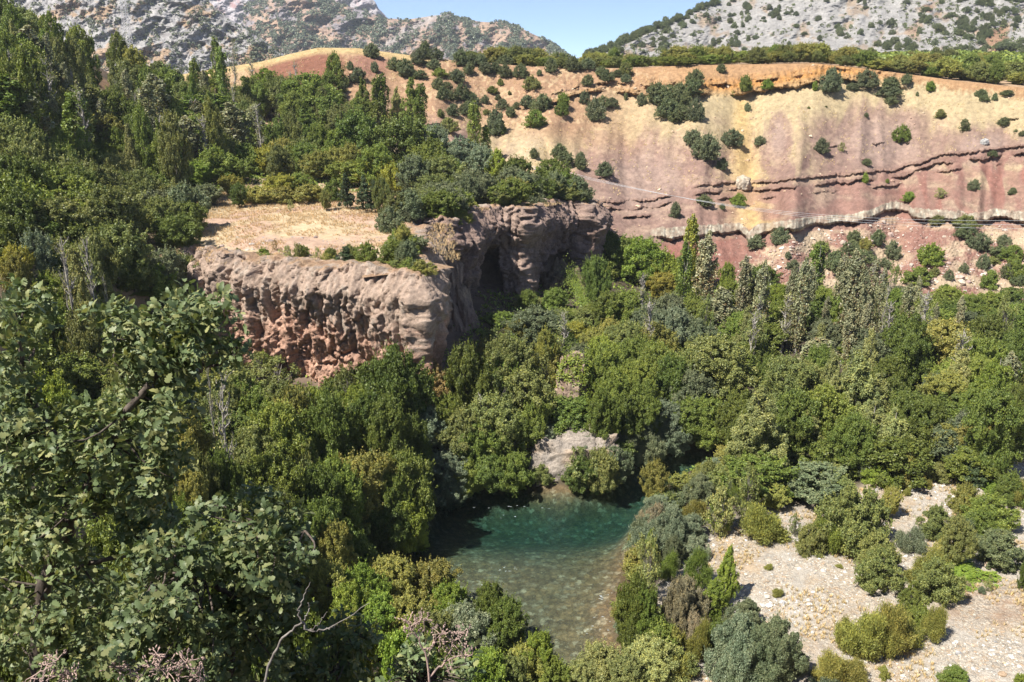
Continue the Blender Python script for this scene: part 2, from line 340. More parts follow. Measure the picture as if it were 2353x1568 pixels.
def groundmat():
    m, nt, out = newmat('ground_soil'); q = N(nt)
    c = q.attr('Col', 'Color'); p = q.pos(); g = q.attr('gravel'); b = q.attr('bed')
    n1 = q.noise(p, 0.9, 8, 0.7); n2 = q.noise(p, 6.0, 6, 0.7)
    c = q.mix(1.0, c, q.ramp(n1, [(0.3, 0.72), (0.7, 1.25)]), 'MULTIPLY')
    c = q.mix(0.8, c, q.ramp(n2, [(0.3, 0.7), (0.7, 1.3)]), 'MULTIPLY')
    warp = q.n('ShaderNodeVectorMath', operation='ADD'); q.L(p, warp.inputs[0]); nn = q.noise(p, 3.0, 2, 0.5, 'Color'); q.L(nn, warp.inputs[1])
    vv = q.voro(warp.outputs[0], 4.2, out='Color'); vd = q.voro(warp.outputs[0], 4.2)
    sep = q.n('ShaderNodeSeparateColor'); q.L(vv, sep.inputs[0])
    stone = q.ramp(sep.outputs[0], [(0.0, (0.30, 0.28, 0.26)), (0.25, (0.55, 0.50, 0.44)), (0.6, (0.66, 0.61, 0.54)), (0.85, (0.50, 0.36, 0.24)), (1.0, (0.74, 0.71, 0.66))])
    stone = q.mix(1.0, stone, (.85, .82, .75), 'MULTIPLY'); stone = q.mix(1.0, stone, q.ramp(vd, [(0.25, 1.0), (0.62, 0.55)]), 'MULTIPLY')
    dens = q.math('MULTIPLY', g, q.ramp(q.noise(p, 0.35, 4, 0.6), [(0.38, 0.25), (0.52, 0.85)]))
    c = q.mix(dens, c, stone)
    # pebbles of the river bed: several sizes
    v1 = q.voro(warp.outputs[0], 1.7, out='Color'); s1 = q.n('ShaderNodeSeparateColor'); q.L(v1, s1.inputs[0])
    v1d = q.voro(warp.outputs[0], 1.7)
    peb = q.ramp(s1.outputs[0], [(0.0, (0.03, 0.026, 0.02)), (0.3, (0.10, 0.08, 0.05)), (0.6, (0.19, 0.135, 0.075)), (0.8, (0.13, 0.125, 0.10)), (1.0, (0.34, 0.30, 0.23))])
    peb = q.mix(1.0, peb, q.ramp(v1d, [(0.2, 1.1), (0.7, 0.35)]), 'MULTIPLY')
    peb = q.mix(0.4, peb, q.mix(1.0, stone, (0.35, 0.30, 0.22), 'MULTIPLY')); sz_ = q.n('ShaderNodeSeparateXYZ'); q.L(p, sz_.inputs[0]); peb = q.mix(1.0, peb, q.ramp(q.math('MULTIPLY', sz_.outputs[2], -0.3), [(0.2, 1.0), (0.75, 0.6)]), 'MULTIPLY')  # pebbles darkened with depth, the water's dimming put into their colour
    peb = q.mix(1.0, peb, (1.2, 1.15, 1.0), 'MULTIPLY'); c = q.mix(q.math('MULTIPLY', b, 0.85), c, peb)
    hgt = q.math('ADD', q.math('MULTIPLY', n2, 0.6), q.math('MULTIPLY', q.math('SUBTRACT', 1.0, vd), g))
    q.L(q.pbr(c, 0.95, q.bump(hgt, 0.7, 0.15)), out.inputs[0]); return m
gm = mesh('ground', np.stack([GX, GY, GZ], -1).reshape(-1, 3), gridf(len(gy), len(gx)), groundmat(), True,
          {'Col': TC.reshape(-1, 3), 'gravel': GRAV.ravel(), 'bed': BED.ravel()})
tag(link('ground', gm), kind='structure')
# ------------------------------------------------------------------ the layered hillside across the valley
RL = line([(-400, 190), (300, 190), (500, 158), (600, 142), (660, 126), (730, 110), (820, 111), (940, 127), (1050, 140), (1200, 152), (1450, 158), (1570, 151), (1870, 146), (2000, 160), (2200, 187), (2353, 203), (2900, 262), (3600, 330)])
BL = line([(-400, 360), (500, 340), (1000, 350), (1300, 480), (1500, 575), (1700, 655), (2000, 705), (2353, 735), (2900, 790), (3600, 840)])
DB = line([(-400, 250), (500, 240), (1000, 230), (1300, 212), (1500, 198), (1700, 188), (2000, 181), (2353, 174), (2900, 165), (3600, 150)])
DR = line([(-400, 310), (500, 305), (1000, 300), (1450, 296), (2000, 286), (2353, 268), (2900, 235), (3600, 190)])
WL = line([(1000, 470), (1300, 545), (1480, 528), (1560, 521), (1640, 516), (1700, 512), (1722, 533), (1740, 515), (1800, 508), (1860, 498), (1930, 494), (1985, 488), (2010, 478), (2050, 461), (2085, 468), (2100, 480), (2200, 484), (2228, 492), (2270, 484), (2300, 480), (2353, 488), (2900, 540), (3600, 600)])
ML_ = line([(1000, 420), (1340, 462), (1500, 455), (1620, 420), (1700, 412), (1750, 415), (1870, 402), (1990, 392), (2060, 385), (2100, 372), (2160, 352), (2230, 345), (2353, 330), (2900, 300), (3600, 280)])
OL = line([(500, 200), (1100, 225), (1250, 235), (1340, 205), (1400, 200), (1480, 208), (1560, 205), (1690, 205), (1740, 197), (1800, 190), (1860, 180), (1900, 168), (1960, 172), (2030, 180), (2100, 190), (2353, 225), (3600, 300)])
nc = 1000; cxs = np.concatenate([np.linspace(-400, 560, 120), np.linspace(563, 2420, nc), np.linspace(2430, 3600, 160)]); nr = 330
pxg = np.tile(cxs, (nr, 1)); tt = np.linspace(-0.06, 1, nr)[:, None]
pyg = lerp(BL(pxg), RL(pxg), tt)
dg = lerp(DB(pxg), DR(pxg), np.clip(tt, -0.1, 1))
fan = noise(pxg * 0.0085 + 0.35 * noise(pxg * 0.004, tt * 2.0, 3.0), tt * 0.55, 2.0)
gul = fbm(pxg * 0.022 + .5 * noise(pxg * .01, tt * 3, 8.), tt * 1.8 + 5, 6.0, 2, .4)
mid = np.sin(np.clip(tt, 0, 1) * math.pi) ** 0.8
dg = dg - (12.0 * fan + 2.6 * gul) * mid
hf = fbm(pxg * 0.09, pyg * 0.09, 1.0, 4)
ledge_mask = np.zeros_like(dg)
def ledge(L, thick, amp, m, seed, noisy=1.0):
    global dg, ledge_mask
    thick = thick * (1 + .45 * noise(pxg * .021, 9.0, seed))
    wob = 4.0 * noise(pxg * 0.03, 0.0, seed) + 3.0 * noise(pxg * 0.11, 0.0, seed) + 1.5 * noise(pxg * .3, 0., seed)
    v = (pyg - L(pxg) - wob) / thick                                # 0 top of the ledge .. 1 its foot
    v0 = (pyg - L(pxg)) / thick; up = sst(-3.6, -0.2, v0) * (v <= 0) ; wall = (v > 0) & (v < 1); dn = sst(2.6, 1.0, v) * (v >= 1)
    A = amp * m * (0.8 + 0.4 * noise(pxg * 0.02, 3.0, seed))
    blocks = np.round(noise(pxg * 0.07, v * 0.7, seed + 5) * 3) / 3
    crack = ridged(pxg * 0.11, pyg * 0.02, seed, 3) 
    dg = dg - A * up - (A * 1.0) * wall * sst(1.0, 0.75, v) + (A * 0.45) * dn - wall * noisy * (0.9 * blocks + 0.6 * crack) * m
    ledge_mask = np.maximum(ledge_mask, wall * m)
    return wall * m
mW = sst(1470, 1530, pxg); mM = sst(1330, 1400, pxg); mO = sst(1150, 1300, pxg)
lw = ledge(WL, np.interp(pxg, [1500, 1700, 1990, 2353], [27, 24, 21, 24]), 2.6, mW * (0.55 + 0.45 * sst(-.5, .1, noise(pxg * 0.02, 1.0, 8.0))), 11.0)
bm = sst(-0.25, 0.15, noise(pxg * 0.013, 7.0, 1.0) + 0.35 * sst(1700, 1800, pxg))
lm1 = ledge(ML_, 7.0, 1.0, mM * bm, 21.0)
lm2 = ledge(lambda p: ML_(p) + 15, 9.0, 1.3, mM * bm * sst(-.4, .1, noise(pxg * .017, 2., 3.)), 31.0)
lm3 = ledge(lambda p: ML_(p) + 36, 6.0, 0.9, mM * sst(-.1, .3, noise(pxg * .014, 4., 9.)), 41.0)
lt = ledge(lambda p: ML_(p) - 62, 2.6, 0.5, sst(1740, 1800, pxg) * sst(0, .3, noise(pxg * .02, 14., 9.)), 45.0)
lo_ = ledge(OL, np.interp(pxg, [1300, 1600, 1900], [9, 14, 15]), 2.8, mO * sst(-.35, .1, noise(pxg * .016, 6., 2.)) * sst(2130, 2000, pxg), 51.0, 1.7)
lo2 = ledge(lambda p: OL(p) - 17, 7.0, 1.3, mO * sst(-.1, .2, noise(pxg * .019, 8., 2.)) * sst(2130, 2000, pxg), 61.0, 1.5)
orz = sst(34, 10, np.abs(pyg - OL(pxg) + 8)) * mO * sst(2150, 2000, pxg)
dg = dg - orz * 1.1 * hf
scree = sst(0, 14, pyg - WL(pxg) - 26) * sst(1730, 1790, pxg + 0.8 * (pyg - 560)) 
dg = dg - scree * 0.55 * fbm(pxg * 0.2, pyg * 0.25, 3.0, 3) - 0.16 * hf - 0.10 * fbm(pxg * .33, pyg * .33, 5., 2)
HV = P(pxg, pyg, dg)
# colours of the bedding: purple marl, yellow wash, orange cap
def chill(px, py, t):
    n = fbm(px * 0.012, py * 0.03, 2.0, 4); st = fbm(px * 0.028 + 0.9 * noise(px * .01, py * .012, 2.), py * 0.008, 8.0, 3, .42); f = fbm(px * .12, py * .12, 4., 3)
    wcol = (WL(px) - py); ocol = py - OL(px)
    col = np.empty(px.shape + (3,)); col[:] = (0.30, 0.19, 0.172)
    def put(m, c): nonlocal col; m = np.clip(m, 0, 1)[..., None]; col = col * (1 - m) + np.array(c) * m
    put(sst(0.0, .5, n + .4 * f), (0.38, 0.255, 0.215))
    # pale purple domes, yellow washes run down between them
    dome1 = 1 - np.hypot((px - 1480) / 200, (py - 420) / 150); dome2 = 1 - np.hypot((px - 2020) / 200, (py - 330) / 115); dome3 = 1 - np.hypot((px - 2260) / 150, (py - 335) / 60)
    dome4 = 1 - np.hypot((px - 1790) / 36, (py - 320) / 80)
    wash = sst(60, -50, ocol - 95 + 60 * st + 35 * n)
    wash = np.maximum(wash, sst(-0.12, 0.22, st + 0.25 * n) * sst(330, 60, ocol))
    dm = np.maximum.reduce([dome1, dome2, dome3, dome4])
    wash = wash * (1 - 0.85 * sst(0.05, 0.4, dm + 0.25 * st))
    put(wash * (px > 1100) * .9, (0.50, 0.385, 0.25))
    chan = np.maximum(np.exp(-((px - np.interp(py, [200, 330, 480, 530], [1705, 1705, 1725, 1740])) / np.interp(py, [200, 400, 520], [14, 34, 50])) ** 2), np.exp(-((px - np.interp(py, [230, 400, 480], [1285, 1230, 1320])) / 20) ** 2))
    chan = chan * sst(200, 240, py) * (py < 545 + 40 * n)
    put(chan * 0.9, (0.56, 0.38, 0.19))
    put(np.exp(-((px - 1225) / 55) ** 2 - ((py - 320) / 70) ** 2), (0.56, 0.43, 0.31))
    put(sst(0.35, .75, dm + .2 * st) * .75, (0.36, 0.25, 0.23))
    put(sst(14, -10, ocol + 14 * f + 10 * n), (0.42, 0.245, 0.145))                       # above the orange ledge
    put(sst(30, -6, np.abs(ocol + 6) - 6 * f) * sst(1540, 1640, px) * sst(2080, 1930, px), (0.50, 0.245, 0.09))
    put(sst(1560, 1280, px + 60 * n) * sst(330, 250, py - 0.18 * (px - 1100)), (0.40, 0.24, 0.165))
    put(sst(0.1, 0.6, f + n) * sst(1600, 1400, px) * (py < 300), (0.50, 0.34, 0.23))
    put(sst(150, 60, np.hypot((px - 690) , (py - 150) * 2.0)) * sst(118, 128, py - .08 * (px - 700) * (px < 700)), (0.255, 0.115, 0.085))
    put(sst(60, 30, np.hypot((px - 850) , (py - 148) * 1.6)), (0.33, 0.17, 0.135))
    put(sst(20, 6, py - RL(px)) * (px < 1000), (0.52, 0.37, 0.21))
    put(sst(8, 26, -wcol - 18 + 8 * f) * sst(1500, 1540, px), (0.32, 0.145, 0.125))          # dark red under the white ledge
    sc = sst(0, 14, -wcol - 26) * sst(1730, 1800, px + .8 * (py - 560) + 40 * f)
    put(sc * sst(-.35, .15, n + .5 * f + .1), (0.52, 0.39, 0.30))
    put(np.exp(-((px - 2110 + (600 - py) * .2) / 60) ** 2 - ((py - 545) / 42) ** 2) * .8, (0.33, 0.15, 0.13))
    put(sst(-6, 25, py - ML_(px)) * sst(1500, 1780, px) * sst(.5, -.3, n) * .75, (0.31, 0.17, 0.15))
    put(sst(90, 20, np.abs(py - ML_(px) - 85)) * sst(1950, 2150, px) * sst(.1, -.3, st), (0.32, 0.155, 0.135))
    return col * (1 + 0.12 * f[..., None] + 0.05 * st[..., None])
HC = chill(pxg, pyg, tt)
def setc(mk, c, a=1.0):
    global HC
    k = np.clip(mk * a, 0, 1)[..., None]; HC = HC * (1 - k) + np.array(c) * (1 + 0.35 * hf[..., None]) * k
stripe = sst(-.1, .5, fbm(pxg * .10, pyg * .05, 3., 4))
setc(lw, (0.36, 0.29, 0.25)); setc(lw * stripe, (0.56, 0.51, 0.45), .8); setc(lw * sst(0.0, .5, noise(pxg * .05, pyg * .2, 1.)), (0.34, 0.22, 0.18), .6)
setc(lm1, (0.30, 0.185, 0.16), .7); setc(lm2, (0.27, 0.165, 0.145), .7); setc(lm3, (0.30, 0.18, 0.16), .6); setc(lo_, (0.40, 0.235, 0.12), .7); setc(lo2, (0.38, 0.25, 0.15), .5)
HC = np.clip(HC * np.array([.71, .735, .655]), 0.02, 0.85)
# plateau behind the edge of the hillside
npl = 40; tp = np.linspace(0.02, 1, npl)[:, None]; px2 = np.tile(cxs, (npl, 1)); d0 = dg[-1][None]; z0 = HV[-1, :, 2][None]
zb = np.where(px2 > 1250, 0, 0) + np.interp(px2, [-400, 500, 1000, 1250, 1500, 1700, 2353, 3600], [30, 22, 38, 50, 60, 64, 65, 66])
dd2 = d0 + (560 - d0) * tp
z2 = lerp(z0, zb, np.where(px2 > 1300, tp, sst(0, 1, tp))) + 1.5 * fbm(px2 * .01, tp * 6, 4., 3) * tp
x2 = (px2 - CX) / F * (dd2 * cp + (H - z2) * sp)
PV = np.stack([x2, dd2, z2], -1)
PC = np.empty(PV.shape); PC[:] = (0.36, 0.25, 0.16)
HVall = np.concatenate([HV, PV]); HCall = np.concatenate([HC, PC])
def rockmat(name, sc=1.0, bump=0.6, streak=False, fine=1.0):
    m, nt, out = newmat(name); q = N(nt); c = q.attr('Col', 'Color'); p = q.pos()
    if streak: pv = q.mapp(p, (1, 1, 0.3))
    else: pv = p
    n1 = q.noise(pv, 0.5 * sc, 8, 0.7); n2 = q.noise(p, 2.6 * sc, 8, 0.75)
    c = q.mix(0.9, c, q.ramp(n1, [(0.32, 0.72), (0.68, 1.28)]), 'MULTIPLY')
    c = q.mix(0.8 * fine, c, q.ramp(n2, [(0.32, 0.62), (0.68, 1.38)]), 'MULTIPLY')
    h = q.math('ADD', n1, q.math('MULTIPLY', n2, 0.5))
    q.L(q.pbr(c, 0.95, q.bump(h, bump, 0.8 / sc), 0.1), out.inputs[0]); return m
hm = mesh('hillside', HVall.reshape(-1, 3), gridf(nr + npl, len(cxs)), rockmat('hill_soil', 1.0, 0.6, False, 0.6), True, {'Col': HCall.reshape(-1, 3)})
tag(link('hillside', hm), kind='structure')
# ------------------------------------------------------------------ mountains
def mountain(name, cols, base, sky_, d0, d1, amp, fr, colf, seed, rows=150, mat=None, sharp=0.5, back=300, base_drop=40):
    tt = np.linspace(0, 1, rows)[:, None]; px = np.tile(cols, (rows, 1))
    py = lerp(base(px), sky_(px), tt)
    d = lerp(d0(px), d1(px), tt ** 0.85)
    rn = ridged(px * fr + .25 * py * fr, py * fr * 1.3, seed, 6, sharp) - 0.6 + 0.5 * fbm(px * fr * .35, py * fr * .35, seed + 4, 3)
    fade = sst(0, .08, tt) * (1 - 0.75 * sst(0.9, 1, tt))
    d2 = d - amp * rn * fade
    V = P(px, py, d2)
    col = colf(px, py, tt, rn)
    nb = 8; last = V[-1]; bk = []
    for k in range(1, nb + 1):
        b = last.copy(); b[:, 1] += back * k / nb; b[:, 2] -= back * 0.5 * (k / nb) ** 1.3; b[:, 0] *= (1 + back * k / nb / last[:, 1]); bk.append(b)
    V = np.concatenate([V, np.array(bk)]); col = np.concatenate([col, np.tile(col[-1], (nb, 1, 1))])
    me = mesh(name, V.reshape(-1, 3), gridf(rows + nb, len(cols)), mat, True, {'Col': np.clip(col * (.66 if 'slope' in name else .82), .02, .85).reshape(-1, 3)})
    o = link(name, me); tag(o, kind='structure')
    return V[:rows], px, py, rn
def mixc(base, items):
    col = np.empty(items[0][0].shape + (3,)); col[:] = base
    for m, c in items: m = np.clip(m, 0, 1)[..., None]; col = col * (1 - m) + np.array(c) * m
    return col
def c_lime(px, py, t, rn):
    n = fbm(px * .012, py * .02, 3., 4); n2 = fbm(px * .06, py * .06, 8., 3)
    soil = sst(.05, .4, n + .4 * n2 - .25 * rn)
    return mixc((0.46, 0.44, 0.415), [(sst(.1, .5, n2), (0.54, 0.52, 0.49)), (soil * .8, (0.47, 0.35, 0.24)), (sst(.25, .6, n2) * .4, (.29, .27, .26)), (sst(.35, .7, n) * sst(2000, 2200, px), (0.45, 0.28, 0.18))])
rockR = rockmat('limestone', 0.25, 0.9); rockF = rockmat('far_rock', 0.08, 0.9)
mtnR = mountain('mountain_slope', np.linspace(1330, 3000, 520), line([(1330, 175), (3000, 175)]), line([(1330, 132), (1370, 126), (1400, 112), (1450, 90), (1500, 66), (1560, 42), (1600, 24), (1640, 8), (1700, -18), (1800, -60), (2100, -130), (3000, -330)]),
    line([(1330, 620), (3000, 560)]), line([(1330, 640), (1700, 900), (3000, 1000)]), 12, .010, c_lime, 3., 230, rockR, .55, 200)
def c_left(px, py, t, rn):
    n = fbm(px * .015, py * .02, 5., 4); n2 = fbm(px * .07, py * .07, 2., 3)
    return mixc((0.38, 0.365, 0.355), [(sst(0, .5, n2), (0.47, 0.45, 0.43)), (sst(.1, .45, n + .3 * n2), (0.42, 0.30, 0.20)), (sst(.3, .6, -n2) * .6, (0.22, 0.20, 0.20))])
mtnL = mountain('mountain_crag', np.linspace(-300, 668, 420), line([(-300, 230), (668, 175)]), line([(-300, -250), (300, -120), (430, -40), (480, 4), (520, 40), (560, 62), (600, 88), (640, 118), (668, 136)]),
    line([(-300, 620), (668, 850)]), line([(-300, 1050), (668, 900)]), 10, .012, c_left, 13., 220, rockR, .6, 300)
def c_cen(px, py, t, rn):
    n = fbm(px * .012, py * .018, 7., 4); n2 = fbm(px * .06, py * .06, 12., 3)
    return mixc((0.42, 0.30, 0.23), [(sst(0, .35, n + .3 * n2), (0.48, 0.34, 0.24)), (sst(.05, .4, -n + .5 * n2), (0.30, 0.27, 0.28)), (sst(.2, .5, n2 - .3 * rn) * .6, (.34, .31, .30)),
        (np.exp(-((px - 1005 + (py - 30) * 1.6) / 22) ** 2) * (py > 34), (.42, .37, .34))])
mtnC = mountain('mountain_ridge', np.linspace(560, 1330, 380), line([(560, 175), (1330, 175)]), line([(560, 10), (700, -20), (760, 2), (800, 14), (850, 30), (885, 44), (905, 43), (930, 46), (960, 42), (990, 37), (1015, 34), (1030, 27), (1045, 38), (1070, 42), (1100, 50), (1130, 52), (1150, 49), (1180, 56), (1215, 74), (1250, 90), (1280, 108), (1312, 132), (1330, 150)]),
    line([(560, 1500), (1330, 1450)]), line([(560, 1900), (1330, 1750)]), 40, .010, c_cen, 23., 190, rockF, .55, 500)
def c_back(px, py, t, rn):
    n = fbm(px * .02, py * .02, 9., 4); n2 = fbm(px * .07, py * .07, 2., 3)
    return mixc((0.46, 0.42, 0.43), [(sst(0, .5, n2), (0.54, 0.50, 0.50)), (sst(660, 560, px + 3 * py - 40) * sst(-.2, .3, n) + sst(.1, .4, n) * .5, (0.40, 0.25, 0.24)), (sst(.2, .5, -n2), (.34, .31, .33))])
mtnB = mountain('mountain_peak', np.linspace(440, 905, 260), line([(440, 150), (905, 140)]), line([(440, -60), (700, -60), (800, -30), (850, -8), (862, 4), (870, 20), (884, 34), (892, 44), (905, 60)]),
    line([(440, 2300), (905, 2300)]), line([(440, 2800), (905, 2600)]), 50, .014, c_back, 33., 190, rockF, .55, 500)
# ------------------------------------------------------------------ lookup of the ground for planting
def bvh_of(V, fstep):
    pass
zi, xi = np.where(np.ones((1, 1)))
gsx = (gx >= -130) & (gx <= 300); gsy = (gy >= -6) & (gy <= 330)
sx = np.where(gsx)[0][::2]; sy = np.where(gsy)[0][::2]
TVs = np.stack([GX[np.ix_(sy, sx)], GY[np.ix_(sy, sx)], GZ[np.ix_(sy, sx)]], -1)
HVs = HVall[::3, ::2]
def bv(Vg):
    a, b = Vg.shape[:2]
    return BVHTree.FromPolygons([tuple(v) for v in Vg.reshape(-1, 3)], [tuple(int(k) for k in f) for f in gridf(a, b)])
BT = bv(TVs); BH = bv(HVs)
def gz(x, y):
    best = -99
    for b in (BT, BH):
        h = b.ray_cast(Vector((x, y, 400)), Vector((0, 0, -1)))
        if h[0] is not None: best = max(best, h[0].z)
    return best
CAMP = Vector((0, 0, H))
def rdir(px, py):
    u = (px - CX) / F; v = (CY - py) / F
    return Vector((u, cp + v * sp, -sp + v * cp))
def hit(px, py, far=False):
    d = rdir(px, py).normalized(); best = None
    for b in (BT, BH):
        h = b.ray_cast(CAMP + d * 8, d)
        if h[0] is not None and (best is None or (h[0] - CAMP).length < (best - CAMP).length): best = h[0]
    return best
# ------------------------------------------------------------------ river water (one closed body) 
def watermat():
    m, nt, out = newmat('river_water'); q = N(nt); p = q.pos()
    n1 = q.noise(q.mapp(p, (0.8, 1.6, 1)), 1.1, 4, 0.6); n2 = q.noise(q.mapp(p, (1, 1.7, 1)), 4.5, 3, 0.6)
    flow = q.ramp(q.noise(p, 0.07, 2, 0.5), [(0.35, 0.15), (0.65, 1.0)])
    h = q.math('MULTIPLY', q.math('ADD', n1, q.math('MULTIPLY', n2, 0.35)), flow)
    nr_ = q.bump(h, 0.42, 0.35)
    gl = q.n('ShaderNodeBsdfGlossy'); gl.inputs['Roughness'].default_value = 0.06; q.L(nr_, gl.inputs['Normal'])
    tr = q.n('ShaderNodeBsdfTransparent'); fr = q.n('ShaderNodeFresnel'); fr.inputs[0].default_value = 1.33; q.L(nr_, fr.inputs['Normal'])
    ms = q.n('ShaderNodeMixShader'); q.L(fr.outputs[0], ms.inputs[0]); q.L(tr.outputs[0], ms.inputs[1]); q.L(gl.outputs[0], ms.inputs[2])
    q.L(ms.outputs[0], out.inputs[0])
    ab = q.n('ShaderNodeVolumeAbsorption'); ab.inputs['Color'].default_value = (0.14, 0.70, 0.70, 1); ab.inputs['Density'].default_value = 0.20
    q.L(ab.outputs[0], out.inputs['Volume']); return m
wm = MB(); wm.box((14, 74, -3.0), (110, 128, 6.0))
tag(link('river_water', wm.mesh('river_water', watermat(), False)), kind='structure')
fm, fnt, fout = newmat('white_water'); fq = N(fnt); fq.L(fq.pbr((0.40, 0.44, 0.44), 0.6), fout.inputs[0])
foam = MB(); rr = np.random.RandomState(3)
for (fx, fy, n, sx_, sy_) in [(1165, 1307, 12, 12, 3), (1120, 1345, 8, 10, 3), (1385, 1370, 8, 12, 3), (1400, 1425, 12, 18, 5), (1360, 1445, 8, 20, 6), (1430, 1515, 30, 22, 10), (1420, 1100, 12, 26, 6), (1180, 1165, 8, 40, 3), (1195, 1188, 4, 20, 2), (1450, 1085, 10, 22, 8), (1270, 1500, 4, 40, 20)]:
    for k in range(n):
        x, y = W(fx + rr.normal() * sx_, fy + rr.normal() * sy_); L_ = rr.uniform(.04, .16); w_ = rr.uniform(.01, .03)
        a = np.linspace(0, 2 * math.pi, 9)[:-1]; j = rr.uniform(.6, 1.2, 8)
        V = np.stack([x + L_ * np.cos(a) * j, y + w_ * np.sin(a) * j * 2, np.full(8, 0.012)], -1); foam.add(V, np.arange(8)[None])
tag(link('foam', foam.mesh('foam', fm)), kind='stuff', label='flecks of white water on the riffles of the river')
# ------------------------------------------------------------------ cliffs
rockC = rockmat('cliff_rock', 1.1, 0.9, True)
nose_x, nose_y = PZ(986, 112, 22)
def wall(name, plan, base_z, offf, colf, step=0.18, out=1.2, cap=9.0, zrise=0.2, seed=1.0, rise=0.0):
    plan = np.array([(*PZ(px, d, 22), px) for px, d in plan])
    seg = np.hypot(*np.diff(plan[:, :2], axis=0).T); s = np.concatenate([[0], np.cumsum(seg)])
    ss = np.arange(0, s[-1], step)
    # rounded corners
    X = np.interp(ss, s, plan[:, 0]); Y = np.interp(ss, s, plan[:, 1]); PX = np.interp(ss, s, plan[:, 2])
    k = 9; ker = np.hanning(k + 2)[1:-1]; ker /= ker.sum()
    sm = lambda a: np.convolve(np.pad(a, k // 2, mode='edge'), ker, 'valid')
    X, Y = sm(X), sm(Y); tx, ty = np.gradient(X), np.gradient(Y); L_ = np.hypot(tx, ty); nx, ny = sm(ty / L_), sm(-tx / L_)
    zt = high(X, Y)
    zt = sm(sm(zt)) + rise + .9 * fbm(X * .16, Y * .16, seed + 2, 3) + .35 * ridged(X * .5, Y * .5, seed, 2)
    zb = np.interp(PX, *zip(*base_z))
    nh = int(np.max(zt - zb) / step) + 2
    h = np.linspace(-0.06, 1, nh)[:, None]; Z = zb + (zt - zb) * h
    S = np.broadcast_to(ss, Z.shape); PXg = np.broadcast_to(PX, Z.shape)
    X3 = np.broadcast_to(X, Z.shape); Y3 = np.broadcast_to(Y, Z.shape)
    n3 = lambda fn, a, b, s_, *r: fn(X3 * a, Z * b, Y3 * a + s_, *r)
    big = n3(fbm, .11, .07, seed, 3); wv = .35 * n3(fbm, .2, .2, 3., 3)
    flute = n3(ridged, .34, .055, seed + 3 + wv, 3); fl2 = n3(ridged, .95, .20, seed + 13 + wv, 3)
    q1, q2, q3 = (X3 * .36 + .35 * n3(fbm, .35, .35, 1., 3), Z * .14 + .3 * n3(fbm, .3, .3, 2., 3), Y3 * .36)
    f1, f2, cid = worley(q1, q2, q3, int(seed)); g1, g2, gid = worley(q1 * 2.7, q2 * 3.6, q3 * 2.7, int(seed) + 5)
    edge = np.clip(1 - (f2 - f1) / .09, 0, 1); edge2 = np.clip(1 - (g2 - g1) / .12, 0, 1)
    pit = n3(fbm, 1.0, .6, seed + 8, 4, .6); fine = n3(fbm, 2.8, 2.0, seed + 18, 4, .7)
    off = out + offf(PXg, h + 0 * S) + 1.4 * big + 0.75 * (flute - .6) + .36 * (fl2 - .6) + 0.18 * pit + 0.20 * fine + 1.5 * (cid - .5) + .55 * (gid - .5) - .65 * edge - .22 * edge2
    nose = np.exp(-((X3 - X3[0, 0] * 0 - nose_x) ** 2 + (Y3 - nose_y) ** 2) / 45.0); off = lerp(off, out + offf(PXg, h + 0 * S) + .6 * n3(fbm, .8, .5, 7., 4) + .9 * (ridged(S * .8, Z * .10 + wv, 2., 4) - .6) + .3 * (gid - .5), .9 * nose)
    pit = pit - .6 * edge + .4 * fine
    off = off - 2.2 * sst(0.80, 1.0, h) ** 2
    V = np.stack([X + nx * off, Y + ny * off, Z + 0.15 * pit], -1)
    col = colf(PXg, h + 0 * S, big, flute, pit)
    # the rim, running back on to the plateau
    rows = 16; R_ = []; Cc = []
    for j in range(1, rows + 1):
        f = j / rows; o2 = off[-1] * (1 - f) - cap * f
        x_, y_ = X + nx * o2, Y + ny * o2; zz, _a, _b, m_ = terr(x_, y_); zz = np.where(m_ > .95, zz, high(x_, y_))
        z_ = lerp(V[-1, :, 2], np.maximum(zz, zt - 1.2) + 0.12 * (1 - f) - 0.35 * f, sst(0, .5, f)) + (0.30 * fbm(x_ * .6, y_ * .6, 2., 3) + .30 * ridged(x_ * .9, y_ * .9, 5., 3)) * (1 - f)
        R_.append(np.stack([x_, y_, z_], -1))
        nn = fbm(x_ * .5, y_ * .5, 5., 3)
        Cc.append(mixc((.47, .35, .24), [(sst(.0, .35, nn) * (1.15 - f), (.44, .40, .36)), (sst(.1, .4, -nn), (.40, .29, .21))]))
    V = np.concatenate([V, np.array(R_)]); col = np.concatenate([col, np.array(Cc)])
    me = mesh(name, V.reshape(-1, 3), gridf(V.shape[0], V.shape[1]), rockC, True, {'Col': np.clip(col * np.array([.76, .68, .62]), .02, .8).reshape(-1, 3)})
    o = link(name, me); tag(o, kind='structure'); return o
def off1(px, h):
    o = .5 * sst(.35, .8, h) - 0.9 * sst(.42, .0, h) * sst(560, 700, px)
    cave = sst(735, 790, px) * sst(925, 880, px) * sst(.30, .20, h + ((px - 835) / 110) ** 2 * .15); o = o - 7.0 * cave
    o = o - 3.5 * sst(940, 985, px) * sst(.55, .0, h)
    o = o - 2.2 * sst(520, 440, px)
    return o
def col1(px, h, big, fl, pit):
    g = sst(.42, .75, h + .25 * big + .15 * pit)
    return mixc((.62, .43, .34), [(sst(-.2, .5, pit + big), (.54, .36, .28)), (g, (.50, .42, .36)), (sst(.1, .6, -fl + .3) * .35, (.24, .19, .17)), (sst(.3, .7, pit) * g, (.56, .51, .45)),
        (np.exp(-((px - 690) / 26) ** 2) * sst(.1, .3, h) * sst(.7, .4, h), (.62, .42, .33)), (sst(560, 470, px) * sst(.3, .6, h), (.50, .42, .36))])
